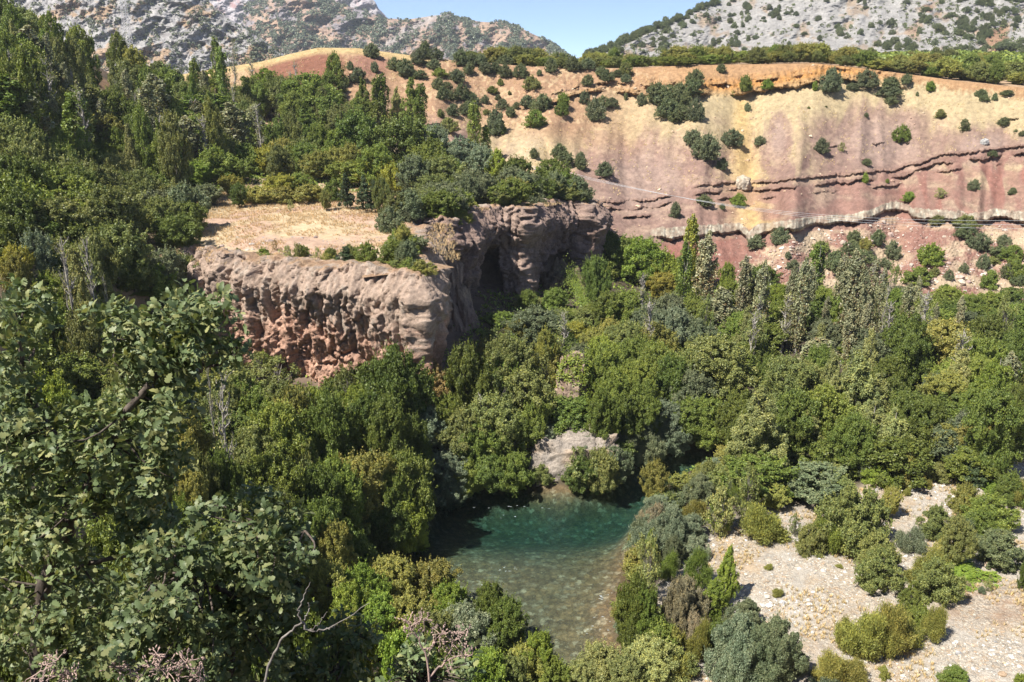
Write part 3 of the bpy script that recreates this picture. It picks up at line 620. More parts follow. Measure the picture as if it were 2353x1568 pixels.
wall('cliff', [(300, 118), (360, 122), (430, 121), (520, 119), (600, 116.5), (700, 114), (850, 112), (930, 109.5), (968, 108), (986, 110), (992, 114), (988, 122), (984, 132), (984, 142)],
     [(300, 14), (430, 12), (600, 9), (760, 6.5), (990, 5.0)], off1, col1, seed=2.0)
def off2(px, h):
    r1 = sst(1072, 1092, px) * sst(1165, 1135, px) * sst(.70, .52, h + ((px - 1115) / 60) ** 2 * .25)
    cv = sst(1212, 1236, px) * sst(1345, 1325, px) * sst(.56, .42, h + ((px - 1275) / 66) ** 2 * .28)
    brow = 2.0 * sst(.62, .84, h)
    return brow - 6.5 * r1 - 11.0 * cv + 1.4 * np.exp(-((px - 1192) / 26) ** 2) * sst(.05, .3, h)
def col2(px, h, big, fl, pit):
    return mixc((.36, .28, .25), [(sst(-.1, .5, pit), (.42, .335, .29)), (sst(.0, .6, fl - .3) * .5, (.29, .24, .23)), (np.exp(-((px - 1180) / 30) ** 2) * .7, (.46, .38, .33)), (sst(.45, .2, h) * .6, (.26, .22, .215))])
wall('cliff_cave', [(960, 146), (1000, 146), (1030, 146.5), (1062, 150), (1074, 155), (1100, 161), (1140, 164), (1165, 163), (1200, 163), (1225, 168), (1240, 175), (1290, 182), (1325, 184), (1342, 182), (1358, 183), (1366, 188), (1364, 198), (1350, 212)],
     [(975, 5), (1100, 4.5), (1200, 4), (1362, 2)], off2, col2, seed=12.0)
def lump(name, c, rad, seed, amp=0.25, colf=None, mat=None, nu=130, nv=90, flat=None, strata=0.0, bottom=-0.5, sq=1.0, lean=(0, 0)):
    th = np.linspace(0, 2 * math.pi, nu)[None, :]; ph = np.linspace(-math.pi / 2, math.pi / 2, nv)[:, None]
    D = np.stack([np.cos(ph) * np.cos(th), np.cos(ph) * np.sin(th), np.sin(ph) + 0 * th], -1)
    D[:, -1] = D[:, 0]
    Ds = np.sign(D) * np.abs(D) ** sq
    n = fbm(D[..., 0] * 1.5, D[..., 1] * 1.5, D[..., 2] * 1.5 + seed, 6, .55); r2 = ridged(D[..., 0] * 2.2, D[..., 1] * 2.2, D[..., 2] * 1.4 + seed, 4)
    w1, w2, wid = worley(D[..., 0] * 2.6 + .3 * n, D[..., 1] * 2.6, D[..., 2] * 2.2 + seed); q_ = 1.1 * (wid - .5) - 1.2 * np.clip(1 - (w2 - w1) / .18, 0, 1) * .5 - .5 * w1
    s_ = 1 + amp * n + amp * .5 * (r2 - .6) + amp * .5 * q_
    V = Ds * s_[..., None] * np.array(rad)
    V[..., 0] += lean[0] * V[..., 2]; V[..., 1] += lean[1] * V[..., 2]
    if strata: V[..., :2] *= (1 + strata * np.sin(V[..., 2:3] * 4 + 2 * n[..., None]))
    V = V + np.array([0, 0, 0.0])
    col = colf(D, n, r2)
    me = mesh(name, V.reshape(-1, 3), gridf(nv, nu), mat or rockC, True, {'Col': np.clip(col * .72, .02, .85).reshape(-1, 3)})
    return link(name, me, None, c)
def pt(px, d, z): x, y = PZ(px, d, z); return (x, y, z)
def c_but(D, n, r):
    return mixc((.42, .30, .235), [(sst(0, .4, n), (.36, .27, .22)), (sst(.3, .8, D[..., 2] + .5 * n) * sst(0, .4, r - .5) * .6, (.44, .33, .21))])
o = lump('cliff_buttress', pt(1030, 147, 13), (3.6, 4.5, 14.5), 3.3, .22, c_but, sq=.9, lean=(-.12, .10)); tag(o, kind='structure')
o = lump('cliff_buttress', pt(1066, 142, 6), (4.0, 5.0, 10.5), 7.3, .25, c_but, lean=(-.28, .25)); tag(o, kind='structure')
def c_isl(D, n, r):
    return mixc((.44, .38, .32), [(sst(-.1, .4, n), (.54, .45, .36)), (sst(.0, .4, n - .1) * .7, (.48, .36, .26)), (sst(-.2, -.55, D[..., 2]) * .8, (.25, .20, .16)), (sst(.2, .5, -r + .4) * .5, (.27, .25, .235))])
x_, y_ = W(1318, 1118)
o = lump('rock_outcrop', (x_, y_ + 4.6, 0.6), (6.0, 4.4, 4.9), 5.1, .19, c_isl, sq=.62, lean=(.12, .22)); tag(o, 'pale grey limestone outcrop standing in the river at the head of the pool', 'rock')
def c_pil(D, n, r):
    return mixc((.40, .29, .22), [(sst(0, .4, n), (.33, .24, .19)), (sst(.3, .6, n), (.50, .38, .28))])
pil = pt(1318, 114, 6)
o = lump('rock_pillar', pil, (2.5, 2.2, 6.6), 8.8, .2, c_pil, sq=.8, strata=.03); tag(o, 'brown rock pillar half covered by bright green vines behind the outcrop', 'rock')
h_ = hit(1707, 432)
o = lump('boulder', (h_.x, h_.y, h_.z + .8), (1.9, 1.6, 2.3), 1.7, .22, lambda D, n, r: mixc((.60, .50, .38), [(sst(-.2, -.6, D[..., 2]), (.42, .29, .16)), (sst(.1, .5, n), (.66, .58, .46))]), nu=60, nv=44, sq=.8)
tag(o, 'big pale boulder alone in the stony gully of the hillside', 'boulder')
h_ = hit(2262, 332)
o = lump('boulder', (h_.x, h_.y, h_.z + .5), (1.2, 1.0, 1.0), 2.7, .22, lambda D, n, r: mixc((.50, .49, .47), [(sst(.1, .5, n), (.6, .58, .55))]), nu=50, nv=36)
tag(o, 'round grey boulder resting on top of the dark purple ledge', 'boulder')
h_ = hit(735, 657)
# loose stones: gravel bar, scree below the white ledge, soil of the slopes
def ico():
    t = (1 + 5 ** .5) / 2
    V = np.array([(-1, t, 0), (1, t, 0), (-1, -t, 0), (1, -t, 0), (0, -1, t), (0, 1, t), (0, -1, -t), (0, 1, -t), (t, 0, -1), (t, 0, 1), (-t, 0, -1), (-t, 0, 1)]) / math.hypot(1, t)
    Fc = np.array([(0, 11, 5), (0, 5, 1), (0, 1, 7), (0, 7, 10), (0, 10, 11), (1, 5, 9), (5, 11, 4), (11, 10, 2), (10, 7, 6), (7, 1, 8), (3, 9, 4), (3, 4, 2), (3, 2, 6), (3, 6, 8), (3, 8, 9), (4, 9, 5), (2, 4, 11), (6, 2, 10), (8, 6, 7), (9, 8, 1)])
    return V, Fc
IV, IF = ico()
def stones(name, pos, size, cols, rs, label, flat=.55):
    n = len(pos); V = IV[None] * (1 + rs.uniform(-.3, .3, (n, 12, 1))); S = size[:, None, None] * np.stack([rs.uniform(.7, 1.3, n), rs.uniform(.7, 1.2, n), rs.uniform(flat * .6, flat * 1.3, n)], -1)[:, None]
    a = rs.uniform(0, 6.28, n); ca, sa = np.cos(a)[:, None], np.sin(a)[:, None]
    V = V * S; x = V[..., 0] * ca - V[..., 1] * sa; y = V[..., 0] * sa + V[..., 1] * ca
    V = np.stack([x, y, V[..., 2]], -1) + pos[:, None]
    Fc = (IF[None] + (np.arange(n) * 12)[:, None, None]).reshape(-1, 3)
    c = np.array(cols)[rs.randint(0, len(cols), n)] * rs.uniform(.75, 1.2, (n, 1))
    me = mesh(name, V.reshape(-1, 3), Fc, stoneM, False, {'Col': np.repeat(np.clip(c * .82, 0, .85), 12, 0)})
    o = link(name, me); tag(o, label, kind='stuff'); return o
stoneM = rockmat('stone', 3.0, 0.3)
rs = np.random.RandomState(5)
xx = rs.uniform(12, 150, 60000); yy = rs.uniform(52, 118, 60000)
ix = np.clip(np.searchsorted(gx, xx), 0, len(gx) - 1); iy = np.clip(np.searchsorted(gy, yy), 0, len(gy) - 1)
gv = GRAV[iy, ix] * (0.25 + 0.75 * sst(-.15, .25, fbm(xx * .12, yy * .12, 2., 3))); ppx, ppy, _ = proj(np.stack([xx, yy, xx * 0 + 1], -1))
brown = np.hypot((ppx - 2290) / 210, (ppy - 1390) / 75) > 1
pathm = np.abs(ppx - np.interp(ppy, [1390, 1440, 1500, 1568], [1935, 1895, 1890, 1800])) > np.interp(ppy, [1400, 1500, 1568], [10, 28, 60])
k = (rs.rand(60000) < gv * np.where(brown, 1, .12)) & (pathm | (ppy < 1425)) & (GR_[iy, ix] < 0.3)
xx, yy = xx[k], yy[k]; zz, *_ = terr(xx, yy); sz = .05 + .05 * rs.pareto(2.2, len(xx)); sz = np.clip(sz * .85, .04, .34)
GRC = [(.62, .59, .55), (.70, .67, .62), (.50, .47, .43), (.60, .52, .42), (.55, .40, .27), (.45, .44, .43), (.72, .70, .67), (.66, .62, .54)]
stones('gravel', np.stack([xx, yy, zz + sz * .15], -1), sz, GRC, rs, 'pale rounded stones strewn over the dry river bar')
def on_hill(n, f, rs):
    """random points of the hillside grid picked with weight f(px, py)"""
    w = f(pxg, pyg).ravel(); w = np.clip(w, 0, None); w /= w.sum(); i = rs.choice(len(w), n, p=w)
    V = HV.reshape(-1, 3)[i].copy(); V[:, 0] += rs.uniform(-.3, .3, n); return V
V = on_hill(2600, lambda px, py: sst(0, 20, py - WL(px) - 26) * sst(1740, 1800, px + .8 * (py - 560)) * sst(-.5, .5, noise(px * .012, py * .012, 4.)) * (px < 2500) + .12 * sst(0, 20, py - WL(px) - 26) * sst(1450, 1500, px) * (px < 2400), rs)
sz = np.clip(.10 + .13 * rs.pareto(2.4, len(V)), .1, .95)
stones('scree', V + [0, 0, .05], sz, [(.58, .50, .42), (.64, .58, .51), (.50, .38, .32), (.55, .46, .37), (.45, .33, .29)], rs, 'pale angular blocks fallen from the white ledge', .75)
V = on_hill(2600, lambda px, py: (px > 900) * (px < 2500) * (py < WL(px)) * (.15 + sst(.1, .6, noise(px * .02, py * .02, 7.)) + 2.5 * np.exp(-((px - 1715) / 45) ** 2) * (py > 250) + 1.5 * (np.abs(py - OL(px)) < 22) * (px > 1200) * (px < 2100) + .8 * (np.abs(py - ML_(px) - 25) < 30) * (px > 1700)), rs)
sz = np.clip(.06 + .08 * rs.pareto(2.4, len(V)), .06, .7)
stones('loose_stones', V + [0, 0, .03], sz, [(.52, .38, .26), (.60, .48, .34), (.42, .28, .21), (.38, .25, .2)], rs, 'small loose stones lying over the bare hillside soil', .7)
V = []; 
for i in range(900):
    px, py = rs.uniform(430, 990), rs.uniform(545, 640)
    V.append((px, py))
V = np.array(V); u = (V[:, 0] - CX) / F
pts_ = [hit(a, b) for a, b in V]; pts_ = np.array([tuple(p) for p in pts_ if p is not None and p.z > 23])
sz = np.clip(.05 + .07 * rs.pareto(2.2, len(pts_)), .05, .7)
stones('field_stones', pts_, sz, [(.45, .41, .38), (.52, .48, .43), (.38, .30, .26)], rs, 'grey stones poking out along the worn edge of the meadow', .6)
# ------------------------------------------------------------------ foliage: prototypes built once, each tree an object of its own
def leafquads(C_, Nn, size, aspect, rs, fold=0.0):
    n = len(C_); T = rs.normal(size=(n, 3)); T -= (T * Nn).sum(1, keepdims=True) * Nn; T /= np.linalg.norm(T, axis=1, keepdims=True) + 1e-9
    B = np.cross(Nn, T); s = (size * rs.uniform(.65, 1.3, n))[:, None]
    return np.stack([C_ - T * s * aspect, C_ + B * s * .5, C_ + T * s * aspect, C_ - B * s * .5], 1).reshape(-1, 3)
def unit(v): return v / (np.linalg.norm(v, axis=-1, keepdims=True) + 1e-9)
PROF = {  # radius of the crown (share of the half width) against height in the crown 0..1
 'round': [(0, .45), (.15, .8), (.4, 1), (.65, .95), (.85, .65), (1, .15)],
 'tall':  [(0, .5), (.2, .85), (.45, 1), (.7, .8), (.9, .45), (1, .1)],
 'shrub': [(0, .75), (.2, 1), (.5, .95), (.8, .6), (1, .1)],
 'cone':  [(0, .55), (.15, .95), (.35, .9), (.6, .62), (.85, .28), (1, .03)],
 'column': [(0, .35), (.12, .7), (.35, .95), (.6, 1), (.85, .7), (1, .08)],
 'conifer': [(0, .9), (.2, .95), (.5, .65), (.8, .3), (1, .02)],
}
def crown_points(shape, A, zb, K, rs, lobes=6, fill=.42):
    """clump centres in the crown; width 1, height A, crown from zb*A to A"""
    pr = np.array(PROF[shape]); th0 = rs.uniform(0, 6.28, 8); 
    out = []
    while len(out) < K:
        h = rs.uniform(0.02, .97); r = np.interp(h, pr[:, 0], pr[:, 1]) * .5
        if rs.rand() > (r / .5) * .9 + .15: continue
        th = rs.uniform(0, 6.28)
        lob = 1 + .22 * math.sin(lobes * .5 * th + th0[0] + 4 * h) + .16 * math.sin(lobes * th + th0[1] - 7 * h) + .12 * math.sin(3 * th + th0[2] + 11 * h)
        lob *= 1 + (1.5 if shape == 'shrub' else 1.0) * float(noise(math.cos(th) * 1.6 + th0[4], math.sin(th) * 1.6 + th0[5], h * A * 2.2 + th0[6]))
        rr_ = r * min(max(lob, .35), 1.3) * (fill + (1 - fill) * math.sqrt(rs.rand()))
        out.append((rr_ * math.cos(th), rr_ * math.sin(th), (zb + (1 - zb) * h) * A))
    return np.array(out)
def make_crown(name, shape, A, zb, K, L, leaf, rs, rc=.13, aspect=.75, flatz=.75, droop=0.0, up=.45, lobes=6, jitter=.75):
    Cc = crown_points(shape, A, zb, K, rs, lobes)
    Cc += rs.normal(size=Cc.shape) * .015
    rcs = rc * rs.uniform(.5, 1.6, K) * np.interp((Cc[:, 2] / A - zb) / (1 - zb), [0, .7, 1], [1, .9, .6])
    D = unit(rs.normal(size=(K, L, 3)) + np.array([0, 0, up]) + 0.55 * unit(Cc * [1, 1, .5] - [0, 0, A * .3])[:, None])
    rad = (rs.uniform(.35, 1.0, (K, L, 1)) ** .5)
    Pp = Cc[:, None] + D * rad * rcs[:, None, None] * np.array([1, 1, flatz])
    if droop: Pp[..., 2] -= droop * rs.rand(K, L) ** 2
    Nn = unit(D * .7 + np.array([0, 0, .35]) + rs.normal(size=D.shape) * jitter)
    ns = int(K * .9); m_ = 11; ii = rs.randint(0, K, ns); oc = Cc[ii] - [0, 0, A * .35]; sd_ = unit(unit(oc) * .9 + [0, 0, .45] + rs.normal(size=(ns, 3)) * .35)
    ln = rs.uniform(.04, .15, ns) * (1.0 if shape != 'column' else 1.6); t_ = rs.rand(ns, m_) ** .8
    Sp = Cc[ii][:, None] + sd_[:, None] * (rcs[ii][:, None] * .8 + ln[:, None] * t_)[..., None] + rs.normal(size=(ns, m_, 3)) * .009
    Pp = np.concatenate([Pp.reshape(-1, 3), Sp.reshape(-1, 3)]); Nn = np.concatenate([Nn.reshape(-1, 3), unit(rs.normal(size=(ns * m_, 3)) + [0, 0, .4])])
    V = leafquads(Pp.reshape(-1, 3), Nn.reshape(-1, 3), leaf, aspect, rs)
    V[:, 2] = np.maximum(V[:, 2], 0.0)
    Fc = np.arange(len(V)).reshape(-1, 4)
    cl = np.repeat(rs.uniform(-.22, .22, K), L); rv = np.concatenate([np.clip(rs.uniform(.12, .88, K * L) + cl, 0, 1), rs.uniform(.3, 1, ns * m_)])
    return V, Fc, np.repeat(rv, 4), Cc
def make_feather(A, K, L, leaf, rs, spread=.5):
    """a bush of many fine upright sprays (tamarisk, narrow willow)"""
    Pp = []; Nn = []; rv = []
    st = [(rs.uniform(0, 6.28), rs.uniform(.1, 1) ** .6, rs.uniform(.6, 1.12)) for _ in range(11)]
    for k in range(K):
        th, e, hm = st[rs.randint(11)]; tip = np.array([.44 * e * math.cos(th), .44 * e * math.sin(th), A * (1 - .62 * e ** 2.2) * hm * rs.uniform(.55, 1.08)])
        tip[:2] += rs.normal(size=2) * .085; b = tip * np.array([.45, .45, .25]); t = rs.uniform(.3, 1.0, L) ** .7
        c = b + (tip - b) * t[:, None] + np.outer(np.sin(t * 3) * .05, [math.cos(th), math.sin(th), 0]); c += rs.normal(size=c.shape) * (.035 + .03 * (1.15 - t))[:, None]
        Pp.append(c); d = unit(tip - b + rs.normal(size=(L, 3)) * .25); n = unit(np.cross(d, rs.normal(size=(L, 3)))); Nn.append((d, n)); rv.append(np.clip(rs.uniform(.1, .9, L) + rs.uniform(-.2, .2), 0, 1))
    Pp = np.concatenate(Pp); T = np.concatenate([a for a, b in Nn]); Nm = np.concatenate([b for a, b in Nn]); B = np.cross(Nm, T)
    s = leaf * rs.uniform(.6, 1.4, len(Pp))[:, None]
    V = np.stack([Pp - T * s * 1.2, Pp + B * s * .32, Pp + T * s * 1.2, Pp - B * s * .32], 1).reshape(-1, 3); V[:, 2] = np.maximum(V[:, 2], 0)
    return V, np.arange(len(V)).reshape(-1, 4), np.repeat(np.concatenate(rv), 4)
def branches(mb, base, tips, rs, r0, r1, k=4, sag=.1, n=6):
    for t in tips:
        t = np.asarray(t); b = np.asarray(base(t)); tt_ = np.linspace(0, 1, n)[:, None]
        m = lerp(b, t, tt_); L_ = np.linalg.norm(t - b); m += (np.sin(tt_ * math.pi) * L_ * sag) * rs.normal(size=3)[None] * .6; m[:, 2] -= (np.sin(tt_[:, 0] * math.pi) * L_ * sag * .5)
        mb.tube(m, np.linspace(r0, r1, n), k)
def trunk_mesh(name, A, Cc, rs, r0, mat, nlimb=14, multi=1, top=.85, k=6):
    mb = MB()
    for j in range(multi):
        a = rs.uniform(0, 6.28); ln = (.12 if multi > 1 else .03)
        zz = np.linspace(-.06, top * A, 9); wob = np.cumsum(rs.normal(size=(9, 2)) * .012, 0)
        pts = np.stack([wob[:, 0] + ln * math.cos(a) * zz / A * 1.2, wob[:, 1] + ln * math.sin(a) * zz / A * 1.2, zz], -1)
        mb.tube(pts, np.linspace(r0, r0 * .25, 9) * (1.0 if multi == 1 else .7), k)
        ids = rs.choice(len(Cc), min(nlimb, len(Cc)), replace=False)
        for i in ids:
            t = Cc[i] * .97; f = np.clip(t[2] * rs.uniform(.35, .75) / (top * A), .08, .95); b = np.array([np.interp(f, np.linspace(0, 1, 9), pts[:, c]) for c in range(3)])
            s_ = np.linspace(0, 1, 5)[:, None]; m = lerp(b, t, s_); m[:, 2] += np.sin(s_[:, 0] * 3.14) * -.03 * A; m += np.sin(s_ * 3.14) * rs.normal(size=3) * .02
            mb.tube(m, np.linspace(r0 * .42, r0 * .10, 5), 4)
    return mb.mesh(name, mat)
PROTO = {}
def proto(shape, near=False):
    """list of (crown mesh, trunk mesh, aspect); made once per shape"""
    key = (shape, near)
    if key in PROTO: return PROTO[key]
    rs = np.random.RandomState(abs(hash(shape)) % 1000 if False else sum(map(ord, shape)) + 50 * near)
    out = []
    S = 2.3 if near else 1.7; ls = .55 if near else .70
    for v in range({'round': 6, 'tall': 4, 'shrub': 5, 'feather': 3, 'column': 5, 'cone': 3, 'conifer': 2, 'bare': 4, 'sparse': 3, 'dome': 2}[shape]):
        if shape == 'round': A = [1.0, 1.15, .9, 1.1, 1.0, 1.2][v]; V, Fc, rv, Cc = make_crown('c', 'round', A, .16, int(190 * S), int(64 * S), .033 * ls, rs, .085 / S ** .2, flatz=.8, lobes=5 + v % 3); r0 = .032; kw = dict(nlimb=16)
        elif shape == 'tall': A = [1.6, 1.8, 1.5, 1.7][v]; V, Fc, rv, Cc = make_crown('c', 'tall', A, .12, int(230 * S), int(60 * S), .035 * ls, rs, .09 / S ** .2, flatz=.9); r0 = .034; kw = dict(nlimb=16)
        elif shape == 'shrub': A = [.8, .95, .75, .9, 1.05][v]; V, Fc, rv, Cc = make_crown('c', 'shrub', A, .03, int(130 * S), int(56 * S), .040 * ls, rs, .10 / S ** .2, flatz=.8, lobes=4 + v % 3); r0 = .03; kw = dict(nlimb=8, multi=3, top=.6)
        elif shape == 'dome': A = [.75, .85][v]; V, Fc, rv, Cc = make_crown('c', 'shrub', A, .0, int(140 * S), int(120 * S), .020 * ls * 1.2, rs, .11 / S ** .25, aspect=1.3, flatz=.95, jitter=.9); r0 = .02; kw = dict(nlimb=8, multi=4, top=.55)
        elif shape == 'cone': A = [1.9, 2.2, 1.7][v]; V, Fc, rv, Cc = make_crown('c', 'cone', A, .06, int(130 * S), int(95 * S), .038 * ls, rs, .10 / S ** .25, flatz=1.1, up=.8); r0 = .03; kw = dict(nlimb=22, top=.95)
        elif shape == 'conifer': A = [1.5, 1.8][v]; V, Fc, rv, Cc = make_crown('c', 'conifer', A, .12, 90, 120, .030, rs, .11, aspect=1.2, flatz=.6, droop=.03); r0 = .03; kw = dict(nlimb=16, top=.95)
        elif shape == 'sparse': A = [1.3, 1.5, 1.1][v]; V, Fc, rv, Cc = make_crown('c', 'tall', A, .08, 70, 48, .034, rs, .11, flatz=1.0); r0 = .028; kw = dict(nlimb=34, multi=2, top=.8)
        elif shape == 'column':
            A = [5.5, 6.5, 5.0, 7.0, 6.0][v]; V, Fc, rv, Cc = make_crown('c', 'column', A, .07, 210, 40, .085, rs, .20, aspect=.8, flatz=1.7, up=.5)
            # the lower half of the crown is thin, the white stems show through
            q4 = V.reshape(-1, 4, 3); h = q4[:, 0, 2] / A; keep = rs.rand(len(q4)) < np.interp(h, [0, .25, .5, .7, 1], [.34, .46, .6, .92, 1.0]); V = q4[keep].reshape(-1, 3); Fc = np.arange(len(V)).reshape(-1, 4)
            rv = np.repeat(np.clip(rv.reshape(-1, 4)[keep, 0] + np.interp(h[keep], [0, .6, .8], [.25, 0, -.1]), 0, 1), 4)
            mb = MB(); zz = np.linspace(-.2, A * .96, 14); pts = np.stack([np.cumsum(rs.normal(size=14) * .02), np.cumsum(rs.normal(size=14) * .02), zz], -1); mb.tube(pts, np.linspace(.10, .02, 14), 6)
            for b in range(46):
                z0_ = rs.uniform(.08, .85) * A; a = rs.uniform(0, 6.28); ln = rs.uniform(.5, 1.5) * (A / 6) * (1 - .35 * z0_ / A); rr_ = rs.uniform(.22, .42) * (1 - .4 * z0_ / A); f = np.linspace(0, 1, 6)
                bx = np.interp(z0_, zz, pts[:, 0]); by = np.interp(z0_, zz, pts[:, 1])
                mb.tube(np.stack([bx + math.cos(a) * rr_ * f ** .55, by + math.sin(a) * rr_ * f ** .55, z0_ + ln * f ** 1.15], -1), np.linspace(.042, .012, 6), 4)
            out.append((mesh('crown', V, Fc, LEAF['poplar'], False, {'rnd': rv}), mb.mesh('trunk', BARK['white']), A)); continue
        elif shape == 'bare':
            A = [4.0, 5.0, 3.2, 4.4][v]; mb = MB(); zz = np.linspace(-.2, A, 14); pts = np.stack([np.cumsum(rs.normal(size=14) * .03), np.cumsum(rs.normal(size=14) * .03), zz], -1); mb.tube(pts, np.linspace(.085, .018, 14), 6)
            lv = []
            for b in range(44):
                z0_ = rs.uniform(.12, .92) * A; a = rs.uniform(0, 6.28); ln = rs.uniform(.35, .95) * (1 - .5 * z0_ / A) * A / 4.5; f = np.linspace(0, 1, 6); rr_ = rs.uniform(.25, .5) * (1 - .5 * z0_ / A)
                bx = np.interp(z0_, zz, pts[:, 0]); by = np.interp(z0_, zz, pts[:, 1]); w_ = rs.normal(size=2) * .05
                q_ = np.stack([bx + math.cos(a) * rr_ * f ** .8 + w_[0] * np.sin(f * 6), by + math.sin(a) * rr_ * f ** .8 + w_[1] * np.sin(f * 5), z0_ + ln * f ** 1.1], -1); mb.tube(q_, np.linspace(.030, .007, 6), 4)
                for c_ in range(3):
                    i0 = rs.randint(2, 5); t2 = q_[i0] + np.array([rs.normal() * .09, rs.normal() * .09, rs.uniform(.05, .25)]); mb.tube([q_[i0], (q_[i0] + t2) / 2 + rs.normal(size=3) * .012, t2], [.008, .006, .003], 3)
                if rs.rand() < .55: lv.append(q_[-1] + rs.normal(size=(26, 3)) * [.10, .10, .14])
            lv = np.concatenate(lv); V = leafquads(lv, unit(rs.normal(size=lv.shape)), .045, .8, rs)
            out.append((mesh('crown', V, np.arange(len(V)).reshape(-1, 4), LEAF['pale'], False, {'rnd': np.repeat(rs.rand(len(lv)), 4)}), mb.mesh('trunk', BARK['white']), A)); continue
        elif shape == 'feather':
            A = [.85, 1.0, .75][v]; V, Fc, rv = make_feather(A, int(150 * S), int(48 * S), .038 * ls, rs); Cc = np.stack([rs.uniform(-.3, .3, 30), rs.uniform(-.3, .3, 30), rs.uniform(.35, .7, 30) * A], -1); r0 = .016; kw = dict(nlimb=6, multi=4, top=.6)
        me = mesh('crown', V, Fc, LEAF['green'], False, {'rnd': rv})
        out.append((me, trunk_mesh('trunk', A, Cc, rs, r0, BARK['grey'], **kw), A))
    PROTO[key] = out; return out
# kind: (object name, shape, leaf, bark, usual height, words for the label, category)
KIND = {
 'B': ('broadleaf_tree', 'round', 'dark', 'dark', 10, 'dark green broadleaf tree'), 'Bt': ('broadleaf_tree', 'tall', 'dark', 'dark', 12, 'tall dark green broadleaf tree'),
 'G': ('broadleaf_tree', 'round', 'green', 'dark', 10, 'mid green broadleaf tree'), 'Gt': ('broadleaf_tree', 'tall', 'green', 'grey', 12, 'tall mid green broadleaf tree'),
 'L': ('leafy_tree', 'round', 'bright', 'grey', 8, 'bright green leafy tree'), 'Lt': ('leafy_tree', 'tall', 'bright', 'grey', 11, 'tall bright green leafy tree'),
 'O': ('olive_tree', 'round', 'olive', 'grey', 9, 'olive green rounded tree'), 'Ot': ('olive_tree', 'tall', 'olive', 'grey', 11, 'tall olive green tree'),
 'Y': ('yellowing_tree', 'round', 'yolive', 'grey', 8, 'yellowish olive tree'), 'Yt': ('yellowing_tree', 'tall', 'yolive', 'grey', 11, 'tall yellowish olive tree'),
 'V': ('vine_tree', 'round', 'yellow', 'grey', 6, 'yellow green vine draped tree'),
 'W': ('willow_tree', 'round', 'grey', 'grey', 8, 'silvery grey willow'), 'Wf': ('willow_bush', 'dome', 'grey', 'grey', 4, 'rounded silvery willow bush'), 'Wd': ('willow_bush', 'dome', 'ggreen', 'grey', 4, 'rounded grey green willow bush'),
 'g': ('bushy_tree', 'round', 'ggreen', 'dark', 9, 'grey green bushy tree'),
 'P': ('poplar_tree', 'column', 'poplar', 'white', 18, 'slender thin leaved poplar'), 'Pg': ('poplar_tree', 'column', 'green', 'white', 16, 'slender green columnar poplar'), 'Py': ('poplar_tree', 'column', 'yellow', 'white', 16, 'slender yellow green poplar'),
 'C': ('poplar_tree', 'cone', 'pale', 'white', 12, 'pale green pyramid poplar'), 'Cg': ('poplar_tree', 'cone', 'green', 'white', 12, 'green pyramid poplar'), 'Cy': ('poplar_tree', 'cone', 'bright', 'white', 8, 'bright green young poplar'),
 'Q': ('dead_poplar', 'bare', 'pale', 'white', 14, 'nearly bare poplar with white stems'),
 'K': ('dry_tree', 'tall', 'brown', 'grey', 8, 'brown withered tree'), 'Kf': ('dry_bush', 'dome', 'drygrey', 'grey', 3, 'greyish brown dry bush'), 'Z': ('sparse_tree', 'sparse', 'olive', 'grey', 7, 'thin twiggy olive tree'),
 'h': ('oak_shrub', 'shrub', 'hilloak', 'dark', 4, 'dark oak shrub'), 'hg': ('oak_shrub', 'shrub', 'ggreen', 'dark', 4, 'grey green oak shrub'), 'hb': ('leafy_shrub', 'shrub', 'green', 'dark', 3, 'mid green leafy shrub'),
 'hy': ('leafy_shrub', 'shrub', 'bright', 'grey', 3, 'bright green leafy shrub'), 'hv': ('leafy_shrub', 'shrub', 'yolive', 'grey', 3, 'yellowish leafy shrub'), 'ho': ('leafy_shrub', 'shrub', 'olive', 'grey', 3, 'olive green leafy shrub'), 'hp': ('leafy_shrub', 'round', 'pale', 'grey', 3, 'pale green leafy shrub'), 'hd': ('leafy_shrub', 'shrub', 'dark', 'dark', 3, 'dark green leafy shrub'),
 'T': ('tamarisk_bush', 'feather', 'yolive', 'grey', 3, 'feathery yellow green bush'), 'Tg': ('tamarisk_bush', 'feather', 'green', 'grey', 3, 'feathery green bush'), 'Tw': ('tamarisk_bush', 'feather', 'grey', 'grey', 3, 'feathery grey bush'), 'Td': ('tamarisk_bush', 'feather', 'ggreen', 'grey', 3, 'feathery dark grey green bush'),
 'S': ('sapling', 'sparse', 'pale', 'grey', 3, 'thin pale sapling'), 'Sd': ('dry_sapling', 'sparse', 'brown', 'grey', 3, 'thin half dry sapling'),
 'm': ('mountain_shrub', 'shrub', 'hilloak', 'dark', 4, 'dark green mountain shrub'), 'mg': ('mountain_shrub', 'shrub', 'ggreen', 'dark', 4, 'grey green mountain shrub'),
 'p': ('plateau_oak', 'round', 'green', 'dark', 5, 'mid green low oak'), 'pg': ('plateau_oak', 'round', 'olive', 'dark', 5, 'olive green low oak'), 'pb': ('plateau_oak', 'round', 'yolive', 'dark', 5, 'yellowish low oak'),
 'J': ('conifer_tree', 'conifer', 'needle', 'dark', 6, 'small dark conifer'),
}
